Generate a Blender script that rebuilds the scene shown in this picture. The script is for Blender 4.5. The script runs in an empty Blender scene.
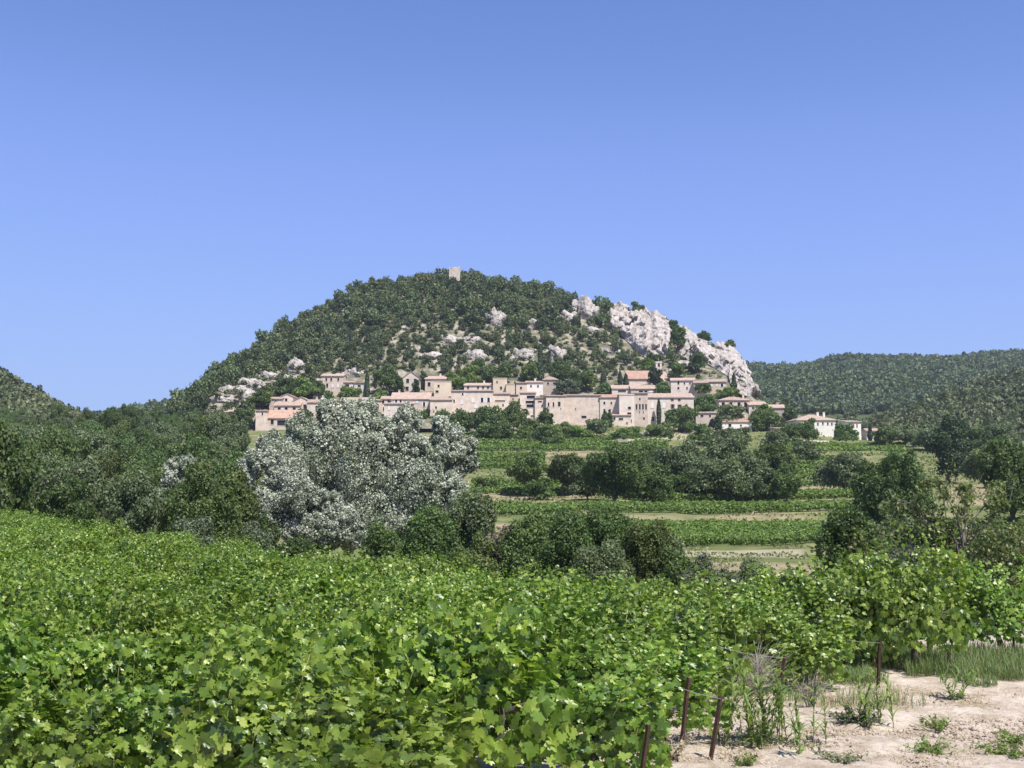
import bpy, bmesh, math
import numpy as np
from mathutils import Vector

# ------------------------------------------------------------------ basics
FPX = 1098.0
EYE = 3.0
PITCH = math.atan(86 / FPX)
CP, SP = math.cos(PITCH), math.sin(PITCH)
rng = np.random.RandomState(7)
scene = bpy.context.scene
COL = scene.collection


def slope_of(py):
    v = (384 - np.asarray(py, float)) / FPX
    return (v * CP + SP) / (CP - v * SP)


def zat(py, Y):
    return EYE + Y * slope_of(py)


def xat(px, Y, z):
    s = (z - EYE) / Y
    v = (s * CP - SP) / (CP + s * SP)
    return (np.asarray(px, float) - 512) / FPX * Y / (CP - v * SP)


def py_of(Y, z):
    s = (z - EYE) / Y
    return 384 - FPX * (s * CP - SP) / (CP + s * SP)


def at(px, py, Y):
    z = zat(py, Y)
    return Vector((float(xat(px, Y, z)), float(Y), float(z)))


def hash3(i, j, k, seed=0):
    n = (i.astype(np.int64) * 374761393 + j.astype(np.int64) * 668265263 + k.astype(np.int64) * 2147483647 + seed * 1274126177) & 0xFFFFFFFF
    n = ((n ^ (n >> 13)) * 1274126177) & 0xFFFFFFFF
    n = ((n ^ (n >> 16)) * 2246822519) & 0xFFFFFFFF
    return ((n ^ (n >> 15)) & 0xFFFFFF) / float(0xFFFFFF)


def vnoise(P, seed=0):
    P = np.asarray(P, float)
    I = np.floor(P).astype(np.int64)
    f = P - I
    f = f * f * (3 - 2 * f)
    r = 0
    for dx in (0, 1):
        wx = f[:, 0] if dx else 1 - f[:, 0]
        for dy in (0, 1):
            wy = f[:, 1] if dy else 1 - f[:, 1]
            for dz in (0, 1):
                wz = f[:, 2] if dz else 1 - f[:, 2]
                r = r + wx * wy * wz * hash3(I[:, 0] + dx, I[:, 1] + dy, I[:, 2] + dz, seed)
    return r * 2 - 1


def fbm(P, oct=4, seed=0):
    r, a = 0, 1.0
    P = np.asarray(P, float)
    for o in range(oct):
        r = r + a * vnoise(P * 2 ** o, seed + o)
        a *= .5
    return r


def mesh_np(name, V, F, mats=None, smooth=False, mat_idx=None, attr=None):
    V = np.asarray(V, np.float32)
    F = np.asarray(F, np.int32)
    me = bpy.data.meshes.new(name)
    me.vertices.add(len(V))
    me.vertices.foreach_set('co', V.ravel())
    n, k = F.shape
    me.loops.add(n * k)
    me.loops.foreach_set('vertex_index', F.ravel())
    me.polygons.add(n)
    me.polygons.foreach_set('loop_start', np.arange(0, n * k, k, dtype=np.int32))
    me.polygons.foreach_set('loop_total', np.full(n, k, np.int32))
    if smooth:
        me.polygons.foreach_set('use_smooth', np.ones(n, bool))
    for m in (mats or []):
        me.materials.append(m)
    if mat_idx is not None:
        me.polygons.foreach_set('material_index', np.asarray(mat_idx, np.int32))
    if attr is not None:
        a = me.color_attributes.new('cover', 'FLOAT_COLOR', 'POINT')
        a.data.foreach_set('color', np.asarray(attr, np.float32).ravel())
    me.update(calc_edges=True)
    return me


def link(name, me, parent=None, loc=None):
    o = bpy.data.objects.new(name, me)
    COL.objects.link(o)
    if parent is not None:
        o.parent = parent
    if loc is not None:
        o.location = loc
    return o


def tag(o, label=None, cat=None, group=None, kind=None):
    if label: o['label'] = label
    if cat: o['category'] = cat
    if group: o['group'] = group
    if kind: o['kind'] = kind
    return o


def thing(name, label, cat, loc=(0, 0, 0), rotz=0.0, group=None):
    o = bpy.data.objects.new(name, None)
    o.empty_display_size = .3
    COL.objects.link(o)
    o.location = loc
    o.rotation_euler = (0, 0, rotz)
    return tag(o, label, cat, group)


def merge(parts):
    Vs, Fs, n = [], [], 0
    for V, F in parts:
        Vs.append(np.asarray(V, float)); Fs.append(np.asarray(F) + n); n += len(V)
    return np.concatenate(Vs), np.concatenate(Fs)


def tube(pts, radii, sides=6):
    pts = np.asarray(pts, float)
    V, F = [], []
    for i, p in enumerate(pts):
        d = pts[min(i + 1, len(pts) - 1)] - pts[max(i - 1, 0)]
        d = d / (np.linalg.norm(d) + 1e-9)
        a = np.cross(d, [0.3, 1, .2]) if abs(d[2]) > .9 else np.cross(d, [0, 0, 1])
        a /= np.linalg.norm(a) + 1e-9
        b = np.cross(d, a)
        for k in range(sides):
            t = 2 * math.pi * k / sides
            V.append(p + radii[i] * (a * math.cos(t) + b * math.sin(t)))
    for i in range(len(pts) - 1):
        for k in range(sides):
            F.append((i * sides + k, i * sides + (k + 1) % sides, (i + 1) * sides + (k + 1) % sides, (i + 1) * sides + k))
    e = len(V)
    V.append(pts[-1])
    for k in range(0, sides, 1):
        F.append(((len(pts) - 1) * sides + k, (len(pts) - 1) * sides + (k + 1) % sides, e, e))
    return V, F


def tubes_mesh(name, tl, mat):
    bmsh = bmesh.new()
    for pts, radii, sides in tl:
        V, F = tube(pts, radii, sides)
        vs = [bmsh.verts.new(v) for v in V]
        for f in F:
            ids = list(dict.fromkeys(f))
            try: bmsh.faces.new([vs[i] for i in ids])
            except ValueError: pass
    me = bpy.data.meshes.new(name)
    bmsh.to_mesh(me); bmsh.free()
    me.polygons.foreach_set('use_smooth', np.ones(len(me.polygons), bool))
    me.materials.append(mat)
    return me


def unit(v):
    return v / (np.linalg.norm(v, axis=1, keepdims=True) + 1e-9)


def rand_dirs(r, n):
    return unit(r.normal(size=(n, 3)))


# ------------------------------------------------------------------ materials
def new_mat(name):
    m = bpy.data.materials.new(name)
    m.use_nodes = True
    nt = m.node_tree
    nt.nodes.clear()
    return m, nt, nt.nodes, nt.links


def ramp(nodes, stops, interp='LINEAR'):
    r = nodes.new('ShaderNodeValToRGB')
    r.color_ramp.interpolation = interp
    el = r.color_ramp.elements
    while len(el) > 1: el.remove(el[-1])
    el[0].position, el[0].color = stops[0][0], (*stops[0][1], 1)
    for p, c in stops[1:]:
        e = el.new(p); e.color = (*c, 1)
    return r


def leaf_mat(name, stops, rough=.55, trans=.3, spec=.3, objvar=.25, tcol=None, clump=0.0, cscale=.3):
    m, nt, N, L = new_mat(name)
    out = N.new('ShaderNodeOutputMaterial')
    g = N.new('ShaderNodeNewGeometry')
    rp = ramp(N, stops)
    fac = g.outputs['Random Per Island']
    if clump:
        tc = N.new('ShaderNodeTexCoord'); nz = N.new('ShaderNodeTexNoise')
        nz.inputs['Scale'].default_value = cscale; nz.inputs['Detail'].default_value = 2
        L.new(tc.outputs['Object'], nz.inputs['Vector'])
        mr = N.new('ShaderNodeMapRange'); mr.inputs[1].default_value = .35; mr.inputs[2].default_value = .65
        mr.inputs[3].default_value = -clump; mr.inputs[4].default_value = clump
        L.new(nz.outputs['Fac'], mr.inputs[0])
        ad = N.new('ShaderNodeMath'); ad.operation = 'ADD'; ad.use_clamp = True
        L.new(fac, ad.inputs[0]); L.new(mr.outputs[0], ad.inputs[1]); fac = ad.outputs[0]
    L.new(fac, rp.inputs[0])
    oi = N.new('ShaderNodeObjectInfo')
    hs = N.new('ShaderNodeHueSaturation')
    mv = N.new('ShaderNodeMapRange'); mv.inputs[3].default_value = 1 - objvar; mv.inputs[4].default_value = 1 + objvar
    L.new(oi.outputs['Random'], mv.inputs[0]); L.new(mv.outputs[0], hs.inputs['Value'])
    mh = N.new('ShaderNodeMath'); mh.operation = 'MULTIPLY'; mh.inputs[1].default_value = 7.31
    fr = N.new('ShaderNodeMath'); fr.operation = 'FRACT'
    L.new(oi.outputs['Random'], mh.inputs[0]); L.new(mh.outputs[0], fr.inputs[0])
    mhu = N.new('ShaderNodeMapRange'); mhu.inputs[3].default_value = .5 - .012 * objvar * 4 * .5; mhu.inputs[4].default_value = .5 + .03 * objvar * 4 * .5
    L.new(fr.outputs[0], mhu.inputs[0]); L.new(mhu.outputs[0], hs.inputs['Hue'])
    L.new(rp.outputs[0], hs.inputs['Color'])
    pb = N.new('ShaderNodeBsdfPrincipled')
    pb.inputs['Roughness'].default_value = rough
    pb.inputs['Specular IOR Level'].default_value = spec
    L.new(hs.outputs[0], pb.inputs['Base Color'])
    tr = N.new('ShaderNodeBsdfTranslucent')
    mx = N.new('ShaderNodeMixShader'); mx.inputs[0].default_value = trans
    tg = N.new('ShaderNodeMix'); tg.data_type = 'RGBA'; tg.blend_type = 'MULTIPLY'; tg.inputs[0].default_value = 1
    tg.inputs[7].default_value = tcol or (1.5, 1.7, .7, 1)
    L.new(hs.outputs[0], tg.inputs[6]); L.new(tg.outputs[2], tr.inputs['Color'])
    L.new(pb.outputs[0], mx.inputs[1]); L.new(tr.outputs[0], mx.inputs[2]); L.new(mx.outputs[0], out.inputs[0])
    return m


def plain_mat(name, stops, scale=1.0, rough=.9, bump=0.0, bscale=8, objvar=.0, metal=0.0, detail=6, wave=None, stretch=None):
    m, nt, N, L = new_mat(name)
    out = N.new('ShaderNodeOutputMaterial')
    pb = N.new('ShaderNodeBsdfPrincipled'); pb.inputs['Roughness'].default_value = rough; pb.inputs['Metallic'].default_value = metal
    pb.inputs['Specular IOR Level'].default_value = .2
    tc = N.new('ShaderNodeTexCoord'); nz = N.new('ShaderNodeTexNoise')
    nz.inputs['Scale'].default_value = scale; nz.inputs['Detail'].default_value = detail; nz.inputs['Roughness'].default_value = .65
    vec = tc.outputs['Object']
    if stretch:
        mp = N.new('ShaderNodeMapping'); mp.inputs['Scale'].default_value = stretch
        L.new(vec, mp.inputs[0]); vec = mp.outputs[0]
    L.new(vec, nz.inputs['Vector'])
    rp = ramp(N, stops); L.new(nz.outputs['Fac'], rp.inputs[0])
    col = rp.outputs[0]
    if objvar:
        oi = N.new('ShaderNodeObjectInfo'); hs = N.new('ShaderNodeHueSaturation')
        mv = N.new('ShaderNodeMapRange'); mv.inputs[3].default_value = 1 - objvar; mv.inputs[4].default_value = 1 + objvar
        L.new(oi.outputs['Random'], mv.inputs[0]); L.new(mv.outputs[0], hs.inputs['Value']); L.new(col, hs.inputs['Color']); col = hs.outputs[0]
    L.new(col, pb.inputs['Base Color'])
    if bump:
        bp = N.new('ShaderNodeBump'); bp.inputs['Strength'].default_value = bump; bp.inputs['Distance'].default_value = .1
        if wave:
            w = N.new('ShaderNodeTexWave'); w.wave_type = 'BANDS'; w.bands_direction = 'X'; w.inputs['Scale'].default_value = wave; w.inputs['Distortion'].default_value = .3
            L.new(tc.outputs['Object'], w.inputs['Vector']); L.new(w.outputs['Fac'], bp.inputs['Height'])
        else:
            n2 = N.new('ShaderNodeTexNoise'); n2.inputs['Scale'].default_value = bscale; n2.inputs['Detail'].default_value = 8; n2.inputs['Roughness'].default_value = .7
            L.new(vec, n2.inputs['Vector']); L.new(n2.outputs['Fac'], bp.inputs['Height'])
        L.new(bp.outputs[0], pb.inputs['Normal'])
    L.new(pb.outputs[0], out.inputs[0])
    return m


M = {}
M['vine'] = leaf_mat('vine_leaf', [(0, (0.0588, 0.1047, 0.0214)), (0.3, (0.1235, 0.203, 0.0299)), (0.65, (0.194, 0.2779, 0.0405)), (0.9, (0.2645, 0.3473, 0.0588)), (1, (0.3644, 0.4274, 0.1069))], rough=.38, trans=.38, spec=.55, objvar=.18)
M['vine_far'] = leaf_mat('vine_leaf_row', [(0, (0.0661, 0.1188, 0.0276)), (0.5, (0.1249, 0.198, 0.0439)), (1, (0.2204, 0.2772, 0.0752))], trans=0.34, objvar=.12)
M['oak'] = leaf_mat('oak_leaf', [(0, (0.0468, 0.0789, 0.027)), (0.5, (0.0837, 0.1263, 0.0405)), (1, (0.1421, 0.1894, 0.06))], trans=0.32, objvar=.25)
M['bright'] = leaf_mat('fresh_leaf', [(0, (0.0689, 0.1105, 0.0272)), (0.5, (0.1171, 0.169, 0.0432)), (1, (0.1791, 0.234, 0.0617))], trans=0.33, objvar=.2)
M['grey'] = leaf_mat('grey_leaf', [(0, (0.0716, 0.0945, 0.0539)), (0.5, (0.1216, 0.1485, 0.0872)), (1, (0.2003, 0.2228, 0.1411))], trans=0.28, objvar=.2, tcol=(1.2, 1.3, .8, 1))
M['pine'] = leaf_mat('pine_needle', [(0, (0.0571, 0.0847, 0.0381)), (0.5, (0.0979, 0.1355, 0.0556)), (1, (0.1632, 0.2002, 0.0878))], trans=0.22, objvar=.3, tcol=(1.2, 1.3, .7, 1))
M['brown'] = leaf_mat('brownish_leaf', [(0, (0.0631, 0.084, 0.0266)), (0.5, (0.0946, 0.126, 0.0399)), (1, (0.1514, 0.182, 0.0599))], trans=0.3, objvar=.2)
M['silver'] = leaf_mat('silver_leaf', [(0, (0.13, 0.1605, 0.0987)), (0.3, (0.2168, 0.2489, 0.1766)), (0.55, (0.3468, 0.3763, 0.2909)), (0.8, (0.466, 0.4924, 0.4001)), (1, (0.6069, 0.6196, 0.5301))], rough=.6, trans=.3, objvar=.05, tcol=(1, 1.05, .8, 1), clump=.24, cscale=.5)
M['cypress'] = leaf_mat('cypress_leaf', [(0, (0.0267, 0.0476, 0.0213)), (0.5, (0.0445, 0.0728, 0.0319)), (1, (0.0742, 0.105, 0.0452))], trans=0.15, objvar=.15)
M['deadleaf'] = leaf_mat('dead_leaf', [(0, (.13, .10, .06)), (.5, (.2, .165, .11)), (1, (.3, .26, .18))], trans=.2, objvar=.1, tcol=(1.2, 1.1, .8, 1))
M['grass'] = leaf_mat('grass_blade', [(0, (.07, .12, .04)), (.6, (.13, .19, .065)), (.85, (.21, .24, .10)), (1, (.42, .36, .22))], trans=.3, objvar=.0)
M['meadow'] = leaf_mat('meadow_blade', [(0, (.07, .105, .032)), (.5, (.12, .155, .05)), (.82, (.20, .205, .09)), (1, (.34, .29, .17))], trans=.3, objvar=.0)
M['straw'] = leaf_mat('straw_blade', [(0, (.28, .22, .13)), (.5, (.42, .35, .22)), (1, (.55, .47, .32))], trans=.2, objvar=.0, tcol=(1.1, 1, .8, 1))
M['bark'] = plain_mat('bark', [(.3, (.05, .042, .033)), (.7, (.12, .10, .085))], scale=4, bump=.6, bscale=10, stretch=(1, 1, .2))
M['palebark'] = plain_mat('pale_bark', [(.3, (.16, .145, .125)), (.7, (.34, .32, .29))], scale=4, bump=.5, bscale=10)
M['cane'] = plain_mat('green_cane', [(.3, (.12, .15, .05)), (.7, (.22, .2, .08))], scale=4)
M['deadstem'] = plain_mat('dead_stem', [(.3, (.2, .175, .145)), (.7, (.36, .33, .29))], scale=6)
M['rust'] = plain_mat('rusty_iron', [(.3, (.04, .025, .02)), (.55, (.085, .048, .034)), (.75, (.14, .085, .06))], scale=14, rough=.75, bump=.4, bscale=40, objvar=.25)
M['galv'] = plain_mat('galvanised_iron', [(.3, (.3, .29, .27)), (.7, (.45, .44, .41))], scale=14, rough=.5, metal=.5)
M['rock'] = plain_mat('limestone', [(.32, (.12, .105, .092)), (.43, (.27, .24, .215)), (.57, (.38, .345, .315)), (.75, (.48, .44, .41))], scale=.55, rough=.95, bump=1.0, bscale=1.6, detail=12, stretch=(1, 1, .3))
M['wall'] = plain_mat('rubble_stone', [(.25, (.39, .305, .24)), (.5, (.57, .47, .385)), (.75, (.70, .60, .51))], scale=.6, rough=.95, bump=.7, bscale=4, objvar=.14, detail=9)
M['plaster'] = plain_mat('cream_plaster', [(.3, (.48, .405, .34)), (.7, (.68, .60, .52))], scale=.3, rough=.9, objvar=.1, bump=.2, bscale=5)
M['ochre'] = plain_mat('ochre_plaster', [(.3, (.50, .40, .29)), (.7, (.62, .52, .40))], scale=.3, rough=.9, objvar=.08)
M['white'] = plain_mat('white_plaster', [(.3, (.62, .575, .51)), (.7, (.76, .715, .65))], scale=.3, rough=.9, objvar=.06)
M['grey_wall'] = plain_mat('grey_stone', [(.25, (.31, .255, .21)), (.7, (.52, .44, .37))], scale=.5, rough=.95, bump=.7, bscale=4, objvar=.12)
M['roof'] = plain_mat('clay_tile', [(.25, (.35, .245, .185)), (.5, (.49, .365, .29)), (.75, (.60, .475, .39))], scale=.8, rough=.9, bump=.9, objvar=.14, wave=2.2, detail=9)
M['roof_red'] = plain_mat('red_clay_tile', [(.25, (.38, .235, .165)), (.5, (.52, .335, .25)), (.75, (.60, .42, .33))], scale=.8, rough=.9, bump=.9, objvar=.08, wave=2.2, detail=9)
M['pane'] = plain_mat('dark_pane', [(.3, (.015, .016, .018)), (.7, (.035, .036, .04))], scale=1, rough=.25)
M['frame'] = plain_mat('window_surround', [(.3, (.42, .37, .32)), (.7, (.55, .5, .44))], scale=1)
M['shut_red'] = plain_mat('red_shutter', [(.3, (.15, .035, .03)), (.7, (.2, .05, .042))], scale=2, rough=.6)
M['shut_blue'] = plain_mat('blue_shutter', [(.3, (.16, .2, .26)), (.7, (.24, .28, .34))], scale=2, rough=.6)
M['shut_white'] = plain_mat('white_shutter', [(.3, (.6, .58, .56)), (.7, (.72, .7, .68))], scale=2, rough=.6)
M['wood'] = plain_mat('weathered_wood', [(.3, (.09, .065, .045)), (.7, (.16, .12, .085))], scale=5, rough=.8)
M['pebble'] = plain_mat('pebble', [(.3, (.33, .26, .205)), (.7, (.52, .435, .36))], scale=9, rough=.95, bump=.5, bscale=30)


def ground_mat():
    m, nt, N, L = new_mat('earth_and_grass')
    out = N.new('ShaderNodeOutputMaterial')
    pb = N.new('ShaderNodeBsdfPrincipled'); pb.inputs['Roughness'].default_value = .97; pb.inputs['Specular IOR Level'].default_value = .1
    at_ = N.new('ShaderNodeAttribute'); at_.attribute_name = 'cover'
    sep = N.new('ShaderNodeSeparateColor'); L.new(at_.outputs['Color'], sep.inputs[0])
    tc = N.new('ShaderNodeTexCoord')

    def noise(sc, det=8, ro=.65):
        n = N.new('ShaderNodeTexNoise'); n.inputs['Scale'].default_value = sc; n.inputs['Detail'].default_value = det; n.inputs['Roughness'].default_value = ro
        L.new(tc.outputs['Object'], n.inputs['Vector']); return n
    soil = ramp(N, [(.3, (.23, .18, .13)), (.42, (.39, .315, .24)), (.54, (.52, .44, .355)), (.7, (.64, .565, .475))])
    L.new(noise(2.2, 12, .75).outputs['Fac'], soil.inputs[0])
    grass = ramp(N, [(.3, (.065, .09, .03)), (.48, (.11, .135, .045)), (.58, (.18, .18, .08)), (.72, (.32, .27, .16))])
    L.new(noise(.22, 10, .75).outputs['Fac'], grass.inputs[0])
    dry = ramp(N, [(.3, (.14, .12, .06)), (.5, (.25, .205, .125)), (.75, (.38, .31, .21))])
    L.new(noise(.5, 10, .7).outputs['Fac'], dry.inputs[0])
    m1 = N.new('ShaderNodeMix'); m1.data_type = 'RGBA'
    m2 = N.new('ShaderNodeMix'); m2.data_type = 'RGBA'
    L.new(sep.outputs[1], m1.inputs[0]); L.new(grass.outputs[0], m1.inputs[6]); L.new(dry.outputs[0], m1.inputs[7])
    L.new(sep.outputs[0], m2.inputs[0]); L.new(m1.outputs[2], m2.inputs[6]); L.new(soil.outputs[0], m2.inputs[7])
    L.new(m2.outputs[2], pb.inputs['Base Color'])
    bp = N.new('ShaderNodeBump'); bp.inputs['Strength'].default_value = .9; bp.inputs['Distance'].default_value = .06
    L.new(noise(9, 10, .75).outputs['Fac'], bp.inputs['Height']); L.new(bp.outputs[0], pb.inputs['Normal'])
    L.new(pb.outputs[0], out.inputs[0])
    return m


def hill_mat(name, stops, scale=.12):
    return plain_mat(name, stops, scale=scale, rough=.97, bump=1.0, bscale=.8, detail=12)


M['ground'] = ground_mat()
M['hill_rocky'] = hill_mat('rocky_scrub_soil', [(.33, (.06, .075, .036)), (.47, (.125, .12, .075)), (.56, (.24, .21, .16)), (.7, (.40, .36, .31))], .2)
M['hill_wood'] = hill_mat('wooded_slope_soil', [(.3, (.035, .05, .02)), (.6, (.06, .08, .03)), (.8, (.1, .11, .05))])

# ------------------------------------------------------------------ ground
GC = {
    -400: [(0, 1.5), (5.5, .5), (9, 0), (60, -.5), (90, -1.2), (110, -2.2), (200, 3), (320, 14), (430, 22), (650, 24), (7000, 24)],
    0: [(0, 1.5), (5.5, .5), (9, 0), (30, -.2), (70, -.5), (80, -1.5), (105, -2.4), (200, 3), (320, 14), (430, 22), (650, 24), (7000, 24)],
    200: [(0, 1.5), (5.5, .5), (9, 0), (25, -.45), (45, -1.04), (55, -2.2), (70, -4), (100, -4), (160, -.3), (250, 9), (340, 15), (650, 20), (7000, 20)],
    400: [(0, 1.5), (5.5, .5), (9, 0), (20, -.35), (32, -1.04), (42, -2.4), (60, -4.2), (75, -5), (100, -5), (150, -3), (200, .5), (260, 6), (340, 16), (650, 20), (7000, 20)],
    600: [(0, 1.5), (5.5, 0.5), (9, 0), (18, -0.3), (27, -1), (36, -2.4), (50, -3.9), (70, -4.2), (100, -4.1), (138, -3.9), (141, -2.9), (160, -2.6), (164, -1.5), (182, -1.25), (230, 3), (270, 7.4), (300, 11.2), (340, 16.5), (650, 20), (7000, 20)],
    760: [(0, 1.5), (5.5, 0.5), (9, 0), (16, -0.1), (22, -0.75), (32, -2.4), (50, -3.9), (90, -4), (100, -4.1), (138, -3.9), (141, -2.9), (160, -2.6), (164, -1.5), (182, -1.25), (230, 3), (270, 7.4), (300, 11), (340, 15), (650, 20), (7000, 20)],
    900: [(0, 1.5), (5.5, 0.5), (9, 0), (18, 0), (21, -0.25), (30, -1.9), (50, -3.6), (100, -3.8499999999999996), (138, -3.65), (141, -2.65), (160, -2.35), (164, -1.25), (182, -1.0), (200, 0.6), (240, 4), (300, 9.5), (350, 13), (650, 20), (7000, 20)],
    1050: [(0, 1.5), (5.5, 0.5), (9, 0), (20, 0), (23, -0.25), (32, -1.7), (50, -3.2), (100, -3.6499999999999995), (138, -3.4499999999999997), (141, -2.4499999999999997), (160, -2.15), (164, -1.05), (182, -0.8), (200, 0.6), (240, 3.6), (300, 8.5), (350, 12), (650, 20), (7000, 20)],
    1400: [(0, 1.5), (5.5, .5), (9, 0), (20, 0), (25, -.25), (40, -1.7), (60, -3), (100, -3.3), (165, -1.2), (240, 3.4), (350, 11), (650, 20), (7000, 20)],
}
GK = sorted(GC)


def gz(X, Y):
    X = np.atleast_1d(np.asarray(X, float)); Y = np.atleast_1d(np.asarray(Y, float))
    Yc = np.maximum(Y, .5)
    c = np.clip(512 + FPX * X / Yc, GK[0], GK[-1])
    zs = np.stack([np.interp(np.maximum(Y, 0), *zip(*GC[k])) for k in GK])
    i = np.clip(np.searchsorted(GK, c, side='right') - 1, 0, len(GK) - 2)
    ks = np.array(GK, float)
    t = (c - ks[i]) / (ks[i + 1] - ks[i])
    t = t * t * (3 - 2 * t)
    ar = np.arange(len(X))
    z = zs[i, ar] * (1 - t) + zs[i + 1, ar] * t
    P = np.stack([X, Y, np.zeros_like(X)], 1)
    z = z + np.clip(Y - 40, 0, 80) / 80 * .35 * fbm(P * .06, 3, 11) + .05 * fbm(P * .35, 3, 5)
    return z


def gzs(x, y):
    return float(gz([x], [y])[0])


def ground_Y(px, py, y0=60, y1=420):
    Ys = np.linspace(y0, y1, 800)
    X = (px - 512) / FPX * Ys
    p = py_of(Ys, gz(X, Ys))
    ok = np.nonzero(p <= py)[0]
    return float(Ys[ok[0]]) if len(ok) else y1


def build_ground():
    def axis(lo, hi, s0, g, far):
        a, s = [lo], s0
        while a[-1] < hi: a.append(a[-1] + s0)
        x = a[-1]
        while x < far[1]:
            s *= g; x += s; a.append(x)
        b, s, x = [], s0, lo
        while x > far[0]:
            s *= g; x -= s; b.append(x)
        return np.array(b[::-1] + a)
    xs = axis(-4, 12, .16, 1.022, (-1640, 1640))
    ys = np.concatenate([np.array([-1000, -400, -150, -60, -25, -12, -6, -2, 1, 3, 5, 7]), np.arange(8.2, 21, .14)])
    y, s = ys[-1], .14
    ext = []
    while y < 1640:
        s = min(s * 1.03, 1.2) if y < 350 else s * 1.08
        y += s; ext.append(y)
    ys = np.concatenate([ys, ext])
    X, Y = np.meshgrid(xs, ys)
    n, m = X.shape
    X, Y = X.ravel(), Y.ravel()
    z = gz(X, Y)
    P = np.stack([X, Y, np.zeros_like(X)], 1)
    near = np.clip((22 - Y) / 4, 0, 1) * np.clip((np.abs(X) < 20) * 1.0, 0, 1) * np.clip((Y - 6) / 2, 0, 1)
    rough = fbm(P * 1.7, 4, 21)
    z = z + near * (.035 * rough + .018 * np.abs(fbm(P * 5.5, 3, 31)))
    # cover map: R soil, G dry grass
    py = py_of(np.maximum(Y, .6), z); px = 512 + FPX * X / np.maximum(Y, .6)
    nn = fbm(P * .12, 4, 3)
    soil = np.clip((48 - Y) / 6, 0, 1)
    vis = Y > 60

    def band(a, b, c, d, soft=3):
        e = nn * soft * .8
        return vis * np.clip((px - a) / 12, 0, 1) * np.clip((b - px) / 12, 0, 1) * np.clip((py + e - c) / 1.2, 0, 1) * np.clip((d - py - e) / 1.2, 0, 1)
    def strip(a, b, y0, y1):
        return np.clip((px - a) / 14, 0, 1) * np.clip((b - px) / 14, 0, 1) * np.clip((Y - y0) / 1.0, 0, 1) * np.clip((y1 - Y) / 1.0, 0, 1) * np.clip(.02 + .7 * nn, .0, .3)
    path = np.maximum.reduce([band(650, 806, 549, 557, 3), band(655, 700, 430, 440, 2), band(905, 935, 500, 508, 2)])
    soil = np.maximum(soil, path * .45)
    dry = np.maximum.reduce([strip(470, 1300, 134, 142.5), strip(470, 1300, 158.5, 165), band(480, 600, 494, 503, 2), band(480, 655, 452, 456.5, 1), band(775, 880, 484, 490, 1.5),
                             band(520, 640, 433, 439, 2), band(940, 1030, 484, 505, 3), band(470, 540, 520, 560, 4), band(600, 830, 562, 590, 4), band(560, 660, 468, 472, 1)])
    dry = np.clip(dry + np.clip(nn * 1.2 - .35, 0, .5) * (Y > 60), 0, 1)
    cov = np.stack([soil, dry, np.zeros_like(X), np.ones_like(X)], 1)
    idx = np.arange(n * m).reshape(n, m)
    F = np.stack([idx[:-1, :-1], idx[:-1, 1:], idx[1:, 1:], idx[1:, :-1]], -1).reshape(-1, 4)
    me = mesh_np('ground', np.stack([X, Y, z], 1), F, [M['ground']], True, attr=cov)
    tag(link('ground', me), kind='structure')


build_ground()


# ------------------------------------------------------------------ hills
class Hill:
    """columns: (px, [(Y, z) ...]) with the same number of profile points."""

    def __init__(self, name, cols, mat, n=160, sub=10, amp=1.2, nscale=.05, seed=1):
        self.px = np.array([c[0] for c in cols], float)
        self.Y = np.array([[p[0] for p in c[1]] for c in cols], float)
        self.Z = np.array([[p[1] for p in c[1]] for c in cols], float)
        self.K = self.Y.shape[1]
        self.amp, self.ns, self.seed = amp, nscale, seed
        ps = np.linspace(self.px[0], self.px[-1], n)
        ts = np.linspace(0, self.K - 1, (self.K - 1) * sub + 1)
        P, T = np.meshgrid(ps, ts, indexing='ij')
        V = self.pos(P.ravel(), T.ravel())
        idx = np.arange(n * len(ts)).reshape(n, len(ts))
        F = np.stack([idx[:-1, :-1], idx[1:, :-1], idx[1:, 1:], idx[:-1, 1:]], -1).reshape(-1, 4)
        tag(link(name, mesh_np(name, V, F, [mat], True)), kind='structure')

    def pos(self, px, t):
        px = np.atleast_1d(np.asarray(px, float)); t = np.atleast_1d(np.asarray(t, float))
        Yc = np.stack([np.interp(px, self.px, self.Y[:, k]) for k in range(self.K)])
        Zc = np.stack([np.interp(px, self.px, self.Z[:, k]) for k in range(self.K)])
        i = np.clip(np.floor(t).astype(int), 0, self.K - 2)
        f = t - i
        ar = np.arange(len(px))
        Y = Yc[i, ar] * (1 - f) + Yc[i + 1, ar] * f
        Z = Zc[i, ar] * (1 - f) + Zc[i + 1, ar] * f
        X = xat(px, Y, Z)
        Z = Z + self.amp * fbm(np.stack([X, Y, Z], 1) * self.ns, 3, self.seed) * np.clip(t, 0, 1)
        return np.stack([X, Y, Z], 1)

    def find(self, px, py, tmax=None):
        ts = np.linspace(0, tmax or self.K - 1, 500)
        V = self.pos(np.full(500, px), ts)
        p = py_of(V[:, 1], V[:, 2])
        ok = np.nonzero(p <= py)[0]
        return Vector(V[ok[0]]) if len(ok) else Vector(V[np.argmin(p)])


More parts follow.
